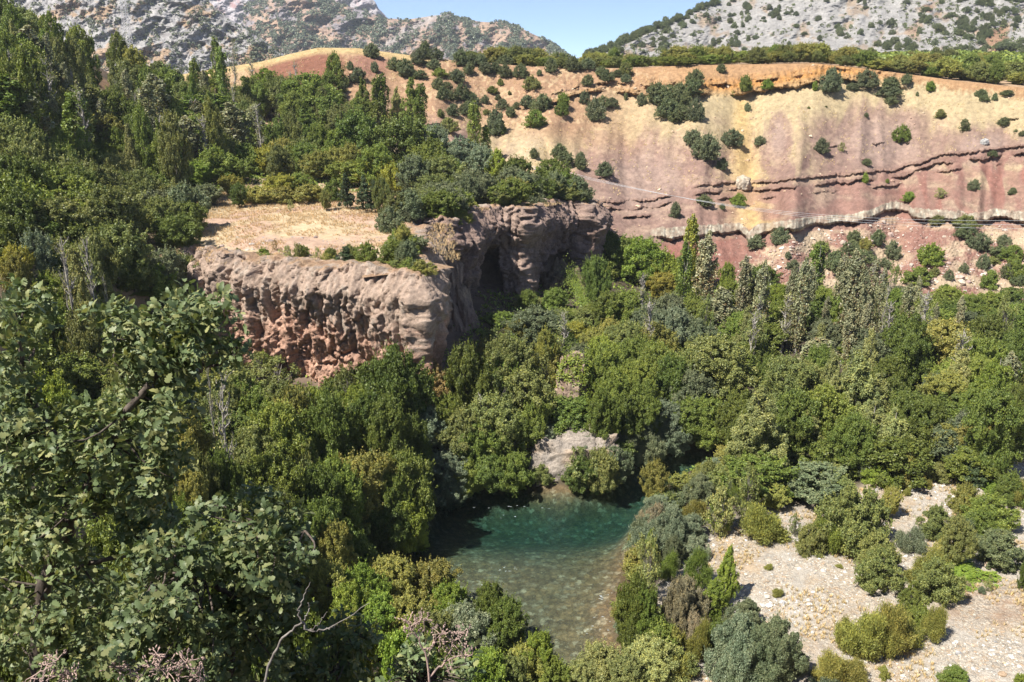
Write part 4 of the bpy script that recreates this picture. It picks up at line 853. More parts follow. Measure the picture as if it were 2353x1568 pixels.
CATS = {'broadleaf_tree': 'tree', 'leafy_tree': 'tree', 'olive_tree': 'tree', 'yellowing_tree': 'tree', 'vine_tree': 'tree', 'willow_tree': 'willow', 'bushy_tree': 'tree', 'poplar_tree': 'poplar', 'dead_poplar': 'poplar', 'dry_tree': 'tree', 'sparse_tree': 'tree',
 'willow_bush': 'willow bush', 'oak_shrub': 'shrub', 'mountain_shrub': 'shrub', 'plateau_oak': 'oak', 'leafy_shrub': 'shrub', 'tamarisk_bush': 'bush', 'sapling': 'sapling', 'dry_sapling': 'sapling', 'conifer_tree': 'conifer', 'dry_bush': 'bush'}
PLANTS = []
trs = np.random.RandomState(11)
COLOURED = {}
def coloured(me, m):                                                # the same shape in another species' colour
    k = (me.name, m.name)
    if k not in COLOURED:
        c = me if me.materials[0] == m else me.copy(); c.materials[0] = m; COLOURED[k] = c
    return COLOURED[k]
def plant(kind, loc, w, h, zone, px=0, near=False, tilt=0.0, small=False, rot=None):
    nm, shape, lf, bk, _, words = KIND[kind]
    ps = proto(shape, near and shape in ('round', 'tall', 'shrub', 'feather', 'dome', 'cone')); nv = min(3, len(ps)); i = (sum(map(ord, kind)) * 3 + trs.randint(nv)) % len(ps); cm, tm, A = ps[i]
    cm, tm = coloured(cm, LEAF[lf]), coloured(tm, BARK[bk])
    rz = trs.uniform(0, 6.28) if rot is None else rot
    sc = (w, w, h / A)
    if small:                                                       # far off: one mesh, its stems too small to see
        o = link(nm, cm, None, loc); o.rotation_euler = (0, 0, rz); o.scale = sc
    else:
        o = link(nm, None, None, loc); o.rotation_euler = (trs.uniform(-.5, .5) * .06 + tilt, trs.uniform(-.5, .5) * .06, rz); o.empty_display_size = .3
        c = link('crown', cm, o); c.scale = sc; t = link('trunk', tm, o); t.scale = sc
    PLANTS.append((o, nm, words, zone, px)); return o
def solve_top(px, py, Ht, dmin=56, dmax=420):
    dr = rdir(px, py); prev = None
    for d in np.arange(dmin, dmax, 1.0):
        p = CAMP + dr * (d / dr.y); e = p.z - gz(p.x, p.y)
        if e <= Ht: return d, p, e
        prev = e
    return None
def put(zone, ox, oy, txt, near=False, dmin=56):
    """lines: kind x top bottom width [g | height]; x.. are pixels of a thrice enlarged picture tile at (ox, oy)"""
    for ln in txt.strip().split(';'):
        f = ln.split()
        if not f: continue
        k = f[0]; x, t, b, w = [float(v) for v in f[1:5]]; px = ox + x / 3; pt_ = oy + t / 3; pb = oy + b / 3; wp = w / 3
        mode = f[5] if len(f) > 5 else None
        if mode == 'g':
            h = hit(px, pb)
            if h is None: continue
            z_ = cp * h.y + (H - h.z) * sp; d = h.y; dr = rdir(px, pt_); top = (CAMP + dr * (d / dr.y)).z; Ht = top - h.z
            if Ht < .2: continue
            plant(k, (h.x, h.y, h.z - .08), wp / F * z_ * .96, Ht * .97, zone, px, near, small=(wp < 20))
        else:
            Ht = float(mode) if mode else KIND[k][4]
            s = solve_top(px, pt_, Ht, dmin)
            if s is None: continue
            d, p, e = s; g_ = p.z - e; z_ = cp * d + (H - p.z) * sp
            plant(k, (p.x, p.y, g_ - .1), wp / F * z_ * (.92 if k[0] == 'P' else 1.08), e + .1, zone, px, near)
Z_HILL = 'on the bare hillside'; Z_RIDGE = 'on the hill crest'
# hillside and crest, middle tile
put('on the crest of the hillside', 784.3, 0, """h 78 250 308 75 g;h 150 280 310 45 g;hg 213 300 398 100 g;h 270 285 358 90 g;h 345 315 352 60 g;h 440 325 362 80 g;hg 530 335 445 100 g;h 580 283 400 80 g;hg 650 330 410 95 g;h 745 345 402 70 g;h 830 340 450 100 g;
h 900 365 440 80 g;hg 960 370 450 90 g;h 1050 375 440 90 g;h 1130 378 450 90 g;ho 1200 385 450 80 g;h 1290 385 455 90 g;hg 1365 395 460 80 g;h 1445 400 500 85 g;ho 1515 402 468 90 g;h 1600 388 488 95 g;hg 1700 400 480 90 g;ho 1100 375 430 60 g;h 1000 372 420 60 g""")
put('on the reddish upper hillside', 784.3, 0, """hg 640 408 480 90 g;hb 680 470 530 95 g;hg 795 478 568 112 g;h 370 395 480 90 g;h 440 400 520 110 g;h 540 480 542 90 g;hg 450 440 530 110 g;hg 230 425 500 60 g;hg 115 465 570 108 g;h 60 420 482 45 g;
h 670 535 620 85 g;h 725 560 640 80 g;h 700 595 690 70 g;h 760 620 690 80 g;h 830 575 690 90 g;h 870 620 700 90 g;hg 910 640 720 80 g;hg 770 715 800 90 g;h 850 710 790 80 g;h 880 690 770 60 g;ho 740 810 912 120 g;ho 685 750 810 50 g;hb 1040 592 645 70 g;
hb 1095 540 590 36 g;hg 990 655 715 50 g;h 1080 650 690 40 g;ho 1160 625 655 25 g;h 1165 735 805 75 g;hg 1110 680 750 80 g;hg 1065 755 930 125 g;hb 1085 830 930 90 g;h 1205 700 750 40 g;ho 1000 750 790 50 g;h 880 430 515 70 g;
hg 1000 430 505 110 g;h 1060 430 500 80 g;h 1130 440 532 80 g;h 1240 440 537 90 g;ho 1310 520 620 100 g;h 1365 480 522 40 g;hg 1285 655 745 105 g;h 1385 648 765 120 g;hb 1335 755 878 140 g;hb 1530 640 740 90 g;hb 1520 700 800 80 g;hg 1675 625 715 60 g;
h 1700 510 592 75 g;h 1800 660 740 80 g;hg 1750 680 830 120 g;hg 1865 670 740 80 g;h 1960 640 690 30 g;hg 2070 640 725 60 g;h 2180 570 700 150 g;h 2260 580 720 150 g;h 2330 570 720 130 g;h 2250 680 815 140 g;h 2330 720 840 130 g;hg 2180 640 720 110 g;ho 1960 430 515 90 g;
hg 1960 510 568 70 g;h 1830 480 560 90 g;h 1790 460 525 90 g;h 1900 478 530 60 g;h 10 560 640 60 g;h 5 640 700 60 g;ho 30 520 600 50 g""")
put('on the yellow and purple lower hillside', 784.3, 0, """h 1500 990 1080 90 g;h 1545 1040 1130 110 g;hg 1650 1045 1110 55 g;h 1650 1085 1168 90 g;hg 1815 1115 1217 108 g;hg 2300 1390 1500 70 g;h 1330 1020 1090 60 g""")
put('on the yellow and purple lower hillside', 1568.7, 0, """h 265 440 500 65 g;hb 430 520 630 88 g;hy 580 545 615 70 g;hy 350 620 665 35 g;hg 445 708 766 40 g;hg 1015 470 640 140 g;hg 1255 480 607 140 g;hy 910 560 625 40 g;hg 1160 570 622 60 g;hg 1195 590 625 40 g;h 85 480 590 110 g;h 60 540 660 120 g;
hg 85 680 830 100 g;h 5 620 740 90 g;h 1430 530 620 120 g;hg 1420 590 660 150 g;h 1430 650 722 80 g;h 1540 510 582 80 g;hy 1705 560 628 65 g;ho 1775 750 814 65 g;h 1265 775 810 28 g;ho 868 732 748 20 g;ho 988 728 740 18 g;h 1615 632 662 20 g;h 2055 615 670 75 g;h 2080 650 697 60 g;
h 2150 640 692 35 g;h 2235 618 657 75 g;h 1940 815 902 55 g;h 2210 805 867 65 g;hb 1505 860 982 100 g;h 1265 1090 1142 60 g;hg 955 950 1057 88 g;S 1095 975 1048 50 g;hg 530 935 1002 72 g;hg 340 890 1008 130 g;hg 70 895 1000 130 g;hg 160 930 1100 170 g;hg 272 1085 1170 70 g;
h 150 1345 1420 105 g;hy 385 1330 1422 88 g;h 272 1405 1442 40 g;hy 1255 1185 1262 36 g;hy 1410 1230 1262 25 g;hg 2005 1235 1312 70 g;h 2270 1290 1342 48 g;h 2135 1035 1082 55 g;hy 1560 1320 1392 90 g;S 1775 1290 1368 78 g;h 2340 900 938 40 g;h 2295 890 912 25 g;ho 1755 1485 1550 100 g;ho 1940 1480 1568 150 g""")
put('at the stony foot of the hillside', 1568.7, 522.7, """hg 505 50 147 110 g;hg 665 0 112 110 g;hg 725 165 215 45 g;hg 760 220 290 80 g;ho 950 95 170 120 g;h 1180 20 110 100 g;h 1160 90 190 110 g;hv 1260 70 150 80 g;h 1335 15 122 90 g;h 1240 150 245 150 g;h 1060 160 300 160 g;hg 1440 90 218 95 g;hg 1385 210 272 90 g;
hy 1700 110 262 160 g;ho 1735 275 335 65 g;hg 1935 245 312 55 g;hb 1620 270 390 170 g;hg 1830 290 360 55 g;hg 2210 50 120 80 g;hg 2040 40 155 140 g;h 1940 -20 70 120 g;h 2190 120 200 130 g;hb 2270 120 230 130 g;hb 2290 220 360 130 g;hb 2110 290 420 100 g;hg 2070 180 290 70 g;h 2240 250 350 90 g;h 2320 330 400 100 g;hb 1810 390 440 70 g;hb 1760 440 490 45 g;ho 2130 200 250 90 g""")
# oak wood on the plateau above the hillside
prs = np.random.RandomState(21); npl_ = 0
for i in range(3000):
    if npl_ >= 280: break
    px = prs.uniform(1080, 2400); f = prs.rand() ** 1.15
    if px < 1500 and prs.rand() < .45: continue
    d = float(DR(px)) + 5 + f * np.interp(px, [1050, 1300, 1600, 1900, 2353], [20, 60, 130, 170, 210])
    if npl_ > 210: d = float(DR(px)) + prs.uniform(2, 14)
    u = (px - CX) / F; z = 50; x = u * (d * cp + (H - z) * sp); z = gz(x, d)
    if z < 20: continue
    w = prs.uniform(3.6, 8.5); h = prs.uniform(2.8, 4.2) + (2.6 if prs.rand() < .25 else 0)
    plant(prs.choice(['p', 'pg', 'pb', 'pb', 'pg']), (x, d, z - .2), w, h, 'in the front of the plateau wood' if f < .2 else ('in the middle of the plateau wood' if f < .5 else 'at the back of the plateau wood'), px, small=True); npl_ += 1
# trees on the cliff top behind the meadow
Z1 = 'on the wooded cliff top'
put(Z1, 784.3, 0, """Cg 140 540 790 120 13;Pg 275 490 800 90 17;Pg 230 540 800 70 15;C 370 600 800 90 12;Cg 480 530 860 130 15;Pg 540 560 860 80 14;Pg 915 690 1010 85 15;Pg 990 860 1010 60 9;W 640 870 1050 190 10;W 830 960 1110 230 8;B 420 820 1010 330 12;B 100 780 1050 260 13;W 970 1010 1200 170 8;
Lt 1075 1035 1300 130 8;B 1210 1095 1240 200 7;B 1450 1100 1250 200 8;O 700 1080 1280 230 8;g 880 1180 1400 250 7;V 240 1100 1250 200 6;V 350 1130 1260 160 6;Y 50 1000 1150 150 7;O 620 1210 1450 230 6;Y 1190 1230 1420 190 5;B 1340 1240 1470 240 6;g 1590 1290 1560 240 7;B 1500 1200 1310 160 7;
g 1440 1350 1540 180 5;Kf 1000 1300 1480 130 4;hy 1075 1300 1400 70 3;hb 890 1380 1480 110 3;g 600 1430 1560 230 4;J 45 1190 1440 110 g;J 170 1195 1465 125 g;J 235 1230 1460 100 g;O 290 1220 1500 110 g;O 380 1320 1515 150 g;g 500 1080 1300 200 8;G 260 1000 1150 220 9;G 560 1000 1150 200 8;hg 450 1440 1530 90 g;B 780 1230 1420 160 5;ho 1260 1400 1480 120 2.5;g 1180 1150 1300 150 6""")
put('behind the dry meadow', 0, 0, """Gt 340 80 480 160 18;Cg 300 200 500 130 15;Gt 530 170 560 190 18;Ot 490 260 600 140 15;Gt 800 220 520 140 17;Yt 900 330 700 200 16;Ot 880 420 800 200 13;Ot 1080 420 700 180 12;G 1150 470 800 240 12;Pg 1340 400 800 75 15;Ot 1260 560 900 180 12;Pg 1480 235 900 60 21;Pg 1520 300 1200 75 21;Q 1590 290 900 70 16;
Lt 1450 480 900 150 12;O 1380 600 900 160 11;Q 1740 420 760 90 13;Cg 1680 520 1000 160 13;Lt 1830 470 800 180 12;Q 1900 630 940 80 9;Q 1985 480 780 60 12;Q 2030 420 760 60 13;Gt 2130 500 1000 300 14;G 2240 640 1000 250 11;B 1900 540 800 150 11;hb 2300 370 560 110 9;Gt 2270 500 760 130 8;
Ot 560 580 900 260 12;Yt 440 620 900 250 12;Y 700 800 1100 260 9;Y 950 740 960 240 10;O 400 980 1200 200 8;Y 380 1000 1180 230 7;Y 850 900 1100 200 8;V 980 1010 1130 180 6;L 720 980 1120 130 6;Y 740 1170 1400 170 5;L 1340 1120 1290 190 5;L 1160 1150 1300 180 5;B 880 1250 1440 180 5;g 1420 1270 1430 160 4;V 1590 1210 1330 140 4;B 1650 1260 1435 110 g;
L 1290 740 900 130 8;B 1120 860 1200 220 8;B 1330 700 900 180 10;G 700 620 860 250 12;G 1000 470 700 160 13;O 1000 780 950 160 9;G 1600 1100 1200 200 5;V 1850 1020 1300 220 6;Y 1950 960 1200 160 7;O 2100 960 1250 220 7;V 1940 1210 1330 180 4;G 2060 1200 1310 150 4;Y 2180 1050 1300 180 6;Y 2300 1030 1200 140 6;Z 2180 1080 1310 200 5;
hv 1780 1290 1390 220 3;hv 2120 1280 1380 220 3;hv 1950 1290 1390 160 3;hb 2300 1240 1370 130 4;O 2250 1310 1455 70 g;S 2005 1370 1455 40 g;Q 1370 820 1110 60 9;Q 1450 900 1260 60 9;Q 1610 600 1000 60 13;Q 790 560 740 50 12;Q 910 640 980 50 12;Q 860 800 930 50 9""")
put('on the upper left slope', 0, 0, """Gt 60 60 300 180 16;O 150 60 260 220 9;Gt 30 200 600 200 17;Pg 120 260 900 100 22;Gt 180 280 620 200 16;Ot 250 330 700 180 14;G 60 400 800 220 14;Ot 330 420 800 200 12;G 130 640 1000 260 11;Y 250 600 900 200 11;O 60 820 1200 260 10;O 180 950 1300 260 9;G 330 1180 1400 220 7;B 60 1080 1500 300 9;O 480 1100 1400 220 8;O 620 1150 1400 220 8;
G 250 1130 1500 300 8;B 100 1330 1568 300 8;L 320 1360 1568 240 6;B 500 1380 1568 240 6;L 560 1450 1568 200 5;B 700 1380 1568 200 6;L 700 1420 1560 160 5;Y 830 1440 1568 240 5;g 1060 1320 1568 200 6;g 1250 1280 1568 240 7;B 1300 1400 1568 200 5;O 960 1180 1400 220 7;O 1090 1360 1560 200 6;G 980 1420 1568 180 4;Gt 20 -40 260 160 12;G 160 -10 150 200 6;Q 560 1150 1300 80 8;C 90 130 600 120 17;C 210 190 600 110 16;P 300 230 700 90 18;C 380 300 700 120 15;P 150 320 800 80 17;Cg 20 330 800 130 15;P 420 430 900 80 15;C 280 520 1000 120 13;P 520 560 1000 70 14;C 620 520 950 110 13;Q 480 460 900 50 14;C 130 560 1000 120 13;P 350 640 1100 70 13;P 680 680 1000 70 12;Yt 80 700 1100 160 11;Q 230 600 1000 50 13;C 760 450 900 110 13;P 860 480 900 70 13;C 960 380 800 110 13;P 1060 520 900 60 12;P 1210 480 900 70 12;C 1290 520 900 100 12;P 1400 480 900 60 13;Y 800 1300 1420 160 5""")
# left slope and meadow edge
Z2 = 'on the left river slope'
put('along the meadow edge', 0, 522.7, """hy 1825 140 275 140 g;hb 1580 180 262 130 g;hy 1565 270 318 85 g;S 1980 120 282 100 g;S 2065 95 262 90 g;S 2190 130 272 60 g;hb 1700 390 590 190 3;Sd 1900 80 160 42 g;hy 1950 730 790 70 1.5;hb 1830 570 640 80 1.5;hv 1400 320 390 120 g;hb 1100 540 600 80 g""")
put('along the meadow edge', 784.3, 522.7, """hb 180 100 272 160 g;J 30 130 350 120 4;V 550 215 345 150 2.2;Y 430 -20 195 130 g;hb 480 60 200 150 g;h 560 0 180 140 g;hv 820 480 640 110 2.5;hv 720 390 500 100 2;hd 360 240 340 140 2;h 240 220 330 120 1.5;hb 1100 590 700 180 2;hb 700 380 500 110 1.6""")
put(Z2, 0, 522.7, """g 1130 150 480 240 8;W 230 30 190 190 7;B 1240 -90 160 300 g;O 800 -10 330 340 9;O 620 60 330 220 9;G 920 100 330 180 7;Q 410 70 1200 150 17;C 480 130 1200 230 15;Q 610 80 1150 130 17;Cg 560 200 900 160 12;Q 1180 185 520 60 7;Q 1080 265 520 60 6;Q 1280 240 440 80 6;Q 720 330 1000 70 13;
C 720 280 700 150 10;V 80 130 330 180 6;Kf 150 260 420 200 4;Kf 80 250 400 150 4;L 300 330 560 200 6;B 900 250 500 220 6;g 950 180 480 160 6;Y 90 200 400 160 6;L 960 430 530 170 3;G 330 500 800 260 8;Y 230 560 800 200 7;B 230 680 900 200 7;V 210 820 930 120 5;Kf 330 900 1100 160 4;L 300 1050 1300 280 7;O 560 560 900 220 10;
G 1020 760 1000 200 7;Z 1700 600 900 160 5;Y 1450 1000 1250 180 7;Q 1480 1030 1568 180 15;Q 1400 930 1500 70 14;Z 1600 780 1000 180 6;Z 1900 900 1100 280 6;Z 1780 860 1000 180 5;L 1810 860 960 120 4;O 1600 960 1200 220 7;Z 1450 1150 1400 200 7;Z 1700 1000 1250 200 6;O 1560 1080 1400 200 7;Y 1250 1300 1568 260 7;G 1050 1280 1500 200 7;O 1900 1080 1300 260 6;
G 1750 1150 1400 220 7;O 850 850 1100 220 9;Y 1300 560 800 160 7;G 1550 880 1100 160 7""")
put(Z2, 0, 1045.3, """Y 1050 60 300 250 8;Y 1250 100 350 250 7;B 800 50 250 260 8;W 1280 170 320 160 5;G 900 100 350 300 8;Y 1130 250 450 220 6;B 1500 0 400 260 9;O 1350 0 250 200 8;G 500 100 400 300 8;B 300 200 600 400 8""", True)
# left bank of the pool
Z3 = 'on the left bank of the pool'
put(Z3, 0, 522.7, """G 1900 1230 1568 360 10;L 2150 1110 1300 220 6;B 2250 1180 1568 320 11;O 1750 1380 1568 280 8""", True)
put(Z3, 784.3, 522.7, """B 350 860 1500 400 13;L 100 1100 1400 260 8;B 180 1150 1560 300 11;K 620 915 1230 200 9;K 505 905 1060 120 7;B 860 820 1280 260 12;O 1130 750 1220 330 11;O 1250 1000 1380 350 9;g 1350 570 860 330 7;Y 1230 640 860 150 5;V 1620 660 830 180 5;Y 1750 700 850 180 6;Y 1470 850 1050 220 6;g 1640 820 1000 200 7;G 1800 820 1100 260 9;G 1560 760 900 180 6;
B 300 1200 1568 300 12;W 620 1240 1568 230 7;O 830 1260 1568 280 8;G 720 1160 1400 180 8;O 1040 1180 1568 320 9;B 1200 1300 1568 280 7;W 1400 1350 1500 160 4;B 980 1000 1300 220 9;Y 1020 780 950 150 6;Z 1060 690 900 130 5;L 1000 820 950 110 5;B 500 1300 1568 200 9;G 940 1350 1568 240 7;G 1340 1180 1400 180 7;G 1100 880 1100 200 9""", True)
put(Z3, 784.3, 1045.3, """Y 150 0 650 380 10;B 400 0 640 380 10;B 60 560 800 300 5;W 700 0 420 300 6;W 740 170 400 190 5;B 1010 10 240 260 6;G 1180 0 200 230 6;L 420 300 650 300 7;L 500 430 640 170 5;B 250 330 700 300 7;G 860 60 260 200 6;B 330 150 500 260 9""", True)
put(Z3, 0, 1045.3, """G 1850 0 380 380 10;B 2150 100 500 320 10;G 2280 40 500 300 10;B 2200 330 600 320 9;Y 2280 480 750 260 8;Y 2250 740 1000 260 6;G 2050 350 650 260 9;B 1900 250 600 300 9;B 1750 300 700 300 9""", True)
put('growing on the river outcrop', 784.3, 1045.3, """hd 1650 0 220 200 g;ho 1790 -40 228 210 g;g 1890 -60 215 200 g;Z 1650 -60 200 220 g;ho 1380 60 190 120 g;Wd 1830 -20 110 230 g""", True)
put('growing on the river outcrop', 784.3, 522.7, """Wf 1700 1440 1568 250 3;Wd 1960 1340 1520 200 4;hd 1880 1450 1568 200 3""", True)
# between the cliffs and the river head
Z4 = 'right of the dark cliff cave'
put(Z4, 784.3, 522.7, """B 1830 30 330 260 9;G 1960 80 330 240 9;L 2080 85 460 300 10;L 2230 190 450 220 8;V 2230 320 460 210 6;B 1770 200 420 160 10;G 1960 450 640 260 8;B 1850 450 620 200 8;O 1960 650 850 230 8;g 2120 540 720 230 8;g 2260 470 700 240 9;Y 2160 660 860 230 8;W 2300 560 750 220 9;Y 1850 640 760 170 7;L 1800 760 900 200 7;G 2000 780 920 220 8;G 2180 830 1080 260 9;B 2280 900 1200 260 9;
G 2050 930 1150 240 9;G 1800 1120 1400 180 9;G 1900 1000 1250 220 9;L 1700 1180 1290 70 5;B 1950 1150 1400 240 8;W 2180 1190 1450 240 7;W 2280 1220 1450 200 7;B 2080 1080 1300 220 9;G 1750 900 1100 200 8;Wd 1930 1350 1560 220 4;Wd 2100 1400 1560 200 5;W 2300 1360 1568 180 5;V 1450 1020 1150 110 6""", True)
# right-hand forest
Z5 = 'in the right valley forest'
put(Z5, 1568.7, 522.7, """Pg 20 100 500 90 16;Py 60 -95 480 95 18;P 190 35 560 125 17;P 440 190 680 90 16;P 560 235 800 95 16;P 765 270 880 75 15;P 840 200 900 100 18;P 900 260 600 60 13;Pg 940 100 410 110 16;P 1210 170 880 150 19;P 1120 190 500 90 15;P 1250 260 900 90 17;P 1340 230 780 95 15;P 1400 280 800 70 14;Q 1420 380 790 60 12;P 1580 380 630 80 11;P 1665 470 720 65 10;
P 1940 470 690 55 10;P 1760 520 650 38 8;P 1005 480 670 50 9;Q 1120 690 880 30 7;P 500 330 680 60 12;P 1290 500 850 80 12;P 1180 560 900 80 11;P 1640 340 520 50 10;
L 310 250 400 100 8;L 340 380 550 140 7;L 680 390 500 120 7;G 60 480 700 220 9;g 200 500 720 240 8;G 430 590 780 230 8;g 100 640 850 260 8;B 500 770 930 240 7;O 230 770 1200 420 11;O 60 850 1100 220 9;g 70 1000 1250 240 8;L 740 600 700 100 5;G 720 490 650 170 7;G 980 410 560 180 8;G 1060 470 640 180 7;L 1080 520 700 140 6;g 1000 640 850 220 7;L 1110 650 760 110 5;g 1340 780 1000 260 8;
B 1560 620 1150 280 12;G 1480 430 640 180 7;G 1850 420 560 220 6;G 1980 480 650 240 6;G 2120 450 650 240 6;B 2280 420 560 200 6;G 2320 530 750 200 7;G 1760 570 700 240 6;g 2000 590 700 200 6;B 2220 560 700 200 7;Y 1830 650 1000 320 10;B 2130 630 870 280 10;B 2300 730 900 220 9;G 2060 760 950 260 9;Cy 2200 870 1160 260 11;G 2060 900 1150 240 8;Y 1850 990 1200 250 7;Wd 1750 1020 1200 160 5;
O 740 900 1130 300 9;O 860 930 1130 260 8;B 640 900 1130 220 8;B 960 830 1100 200 9;C 1050 860 1150 160 10;C 1230 870 1500 330 14;C 1120 980 1400 260 12;C 1360 1000 1400 260 11;B 1450 900 1200 240 9;C 550 1100 1520 330 13;G 180 1180 1560 300 9;B 400 1150 1400 260 9;B 800 1130 1500 330 10;G 1000 1100 1450 300 10;L 1060 1090 1300 160 7;B 1580 1150 1560 280 9;Wf 1970 1270 1500 200 5;
B 2200 1130 1568 340 12;B 2320 1100 1500 220 10;Y 2080 1300 1568 240 8;C 1330 1200 1560 240 9;C 870 1250 1560 260 8;Y 1800 1350 1568 240 6;B 1740 1200 1500 220 8;G 40 1180 1500 260 8;B 700 1250 1560 260 8;Y 2300 1000 1200 160 7;g 1260 700 900 180 7;B 1180 1300 1560 260 8;C 1480 1250 1560 240 9""", True)
# behind: fill the wood floor where the picture shows unbroken canopy
frs = np.random.RandomState(31)
def fill(zone, poly, n, kinds, hh, ww, rmax=-2.5):
    poly = np.array(poly, float); lo_b, hi_b = poly.min(0), poly.max(0); c = 0
    for i in range(n * 12):
        if c >= n: break
        px, py = frs.uniform(lo_b, hi_b)
        if sdf(poly, np.array(px), np.array(py)) < 0: continue
        h = hit(px, py)
        if h is None: continue
        if HR(np.array(h.x), np.array(h.y)) > rmax: continue
        plant(frs.choice(kinds), (h.x, h.y, h.z - .1), frs.uniform(*ww), frs.uniform(*hh), zone, px); c += 1
fill('in the understorey of the right valley forest', [(1380, 600), (1500, 570), (1750, 660), (2353, 720), (2420, 1100), (2000, 1120), (1800, 1170), (1620, 1120), (1500, 1010), (1400, 950), (1380, 700)], 60, ['hd', 'hb', 'G', 'B', 'g'], (4, 6.5), (5, 8))
fill('in the understorey below the cliff', [(600, 950), (980, 880), (1150, 800), (1380, 780), (1400, 980), (1200, 1080), (1000, 1110), (900, 1240), (640, 1200), (480, 1100)], 26, ['hd', 'hb', 'B'], (4, 6), (5, 7.5))
fill('in the understorey of the left forest', [(0, 250), (200, 330), (450, 350), (640, 340), (900, 330), (1150, 400), (1000, 440), (800, 440), (560, 455), (470, 470), (400, 560), (200, 620), (0, 640)], 60, ['hd', 'hb', 'B', 'G', 'O'], (5, 8.5), (5, 8))
fill('in the understorey of the left river slope', [(0, 640), (300, 600), (430, 640), (520, 760), (600, 950), (500, 1150), (0, 1200)], 34, ['hd', 'hb', 'B', 'O'], (3.5, 6), (4.5, 7))
fill('between left forest and hill', [(430, 300), (560, 255), (700, 270), (830, 300), (900, 360), (800, 400), (640, 380), (450, 400)], 34, ['G', 'Ot', 'Gt', 'Lt', 'O', 'Cg', 'Pg'], (8, 12.5), (4.5, 7))
fill('amid the left forest', [(60, 220), (220, 260), (420, 300), (560, 330), (640, 400), (540, 440), (420, 470), (100, 450), (0, 420), (0, 250)], 46, ['Ot', 'Yt', 'C', 'Pg', 'Cg', 'Gt', 'Q', 'P'], (11, 17), (3.4, 5.5))
fill('at the right bank waterline', [(1475, 1150), (1500, 1110), (1600, 1065), (1700, 1040), (1740, 1080), (1620, 1130), (1530, 1180), (1510, 1260), (1480, 1330), (1455, 1330), (1470, 1240)], 30, ['Wf', 'Tw', 'hv', 'ho', 'T', 'Kf', 'Td'], (1.6, 3.2), (2.0, 4.0), -.6)
fill('low on the right bank', [(1430, 1350), (1470, 1300), (1540, 1400), (1580, 1568), (1480, 1568), (1420, 1470)], 14, ['Wf', 'hv', 'hb', 'ho', 'T'], (1.4, 2.6), (1.8, 3.2), -.6)
fill('before the right valley forest', [(1620, 1090), (1800, 1150), (2000, 1090), (2353, 1020), (2353, 1045), (2050, 1080), (1850, 1140), (1640, 1130)], 15, ['hv', 'ho', 'T', 'hb', 'Td', 'Cy'], (1.8, 4), (2.4, 4.5))
fill('amid the right valley forest', [(1480, 640), (1700, 690), (2300, 760), (2300, 1000), (1900, 1050), (1650, 1000), (1450, 850)], 24, ['Q', 'Z', 'P', 'Q', 'C'], (9, 13), (2.6, 4.6))
fill('amid the trees below the cliff', [(480, 1000), (900, 960), (1250, 800), (1400, 850), (1200, 1040), (900, 1200), (600, 1180)], 14, ['Q', 'Z', 'Z', 'Y'], (7, 10), (2.6, 4.6))
rrs = np.random.RandomState(51)
RIM = np.array([(1010, 146.5), (1040, 147), (1062, 150), (1074, 155), (1100, 161), (1140, 164), (1165, 163), (1200, 163), (1225, 168), (1240, 175), (1290, 182), (1325, 184), (1342, 182), (1358, 184)], float)
for i in range(64):
    t = rrs.uniform(0, len(RIM) - 1); k = int(t); px, d = lerp(RIM[k], RIM[k + 1], t - k); x, y = PZ(px, d, 26); o_ = rrs.uniform(-.3, 6.5); x -= .75 * o_; y += .66 * o_
    edge_ = o_ < 1.2
    plant(rrs.choice(['hb', 'hg', 'hd', 'hv'] if edge_ else ['g', 'B', 'G', 'O', 'hb', 'g']), (x, y, float(high(x, y)) - (.9 if edge_ else .2)), rrs.uniform(1.8, 3.2) if edge_ else rrs.uniform(3.4, 6.5), rrs.uniform(1.2, 2.4) if edge_ else rrs.uniform(2.8, 6.0), 'crowding the cliff cave rim', px)
for i in range(9):
    px = rrs.uniform(880, 975); x, y = PZ(px, float(np.interp(px, [850, 930, 975], [112, 109.5, 109])) + rrs.uniform(1.5, 7), 25.5)
    plant(rrs.choice(['hb', 'hg', 'hv', 'O']), (x, y, float(high(x, y)) - .15), rrs.uniform(1.5, 3.4), rrs.uniform(1.2, 3.6), 'at the cliff corner', px)
fill('on the rim of the meadow', [(460, 585), (700, 590), (985, 570), (990, 610), (760, 625), (470, 625)], 22, ['hb', 'hy', 'hg', 'ho', 'hv', 'S'], (.7, 1.9), (.9, 2.2))
fill('along the cliff rim', [(900, 500), (1010, 470), (1200, 462), (1345, 468), (1350, 500), (1200, 510), (1060, 520), (1000, 560), (930, 600), (890, 560)], 46, ['g', 'hb', 'hg', 'ho', 'B', 'O', 'hv'], (2.2, 5.5), (3.5, 6.5))
fill('on the bank below the dark cave', [(1180, 700), (1240, 670), (1390, 640), (1430, 760), (1330, 800), (1200, 780)], 16, ['hd', 'hb', 'hb', 'ho', 'G'], (2, 4.5), (3.5, 6))
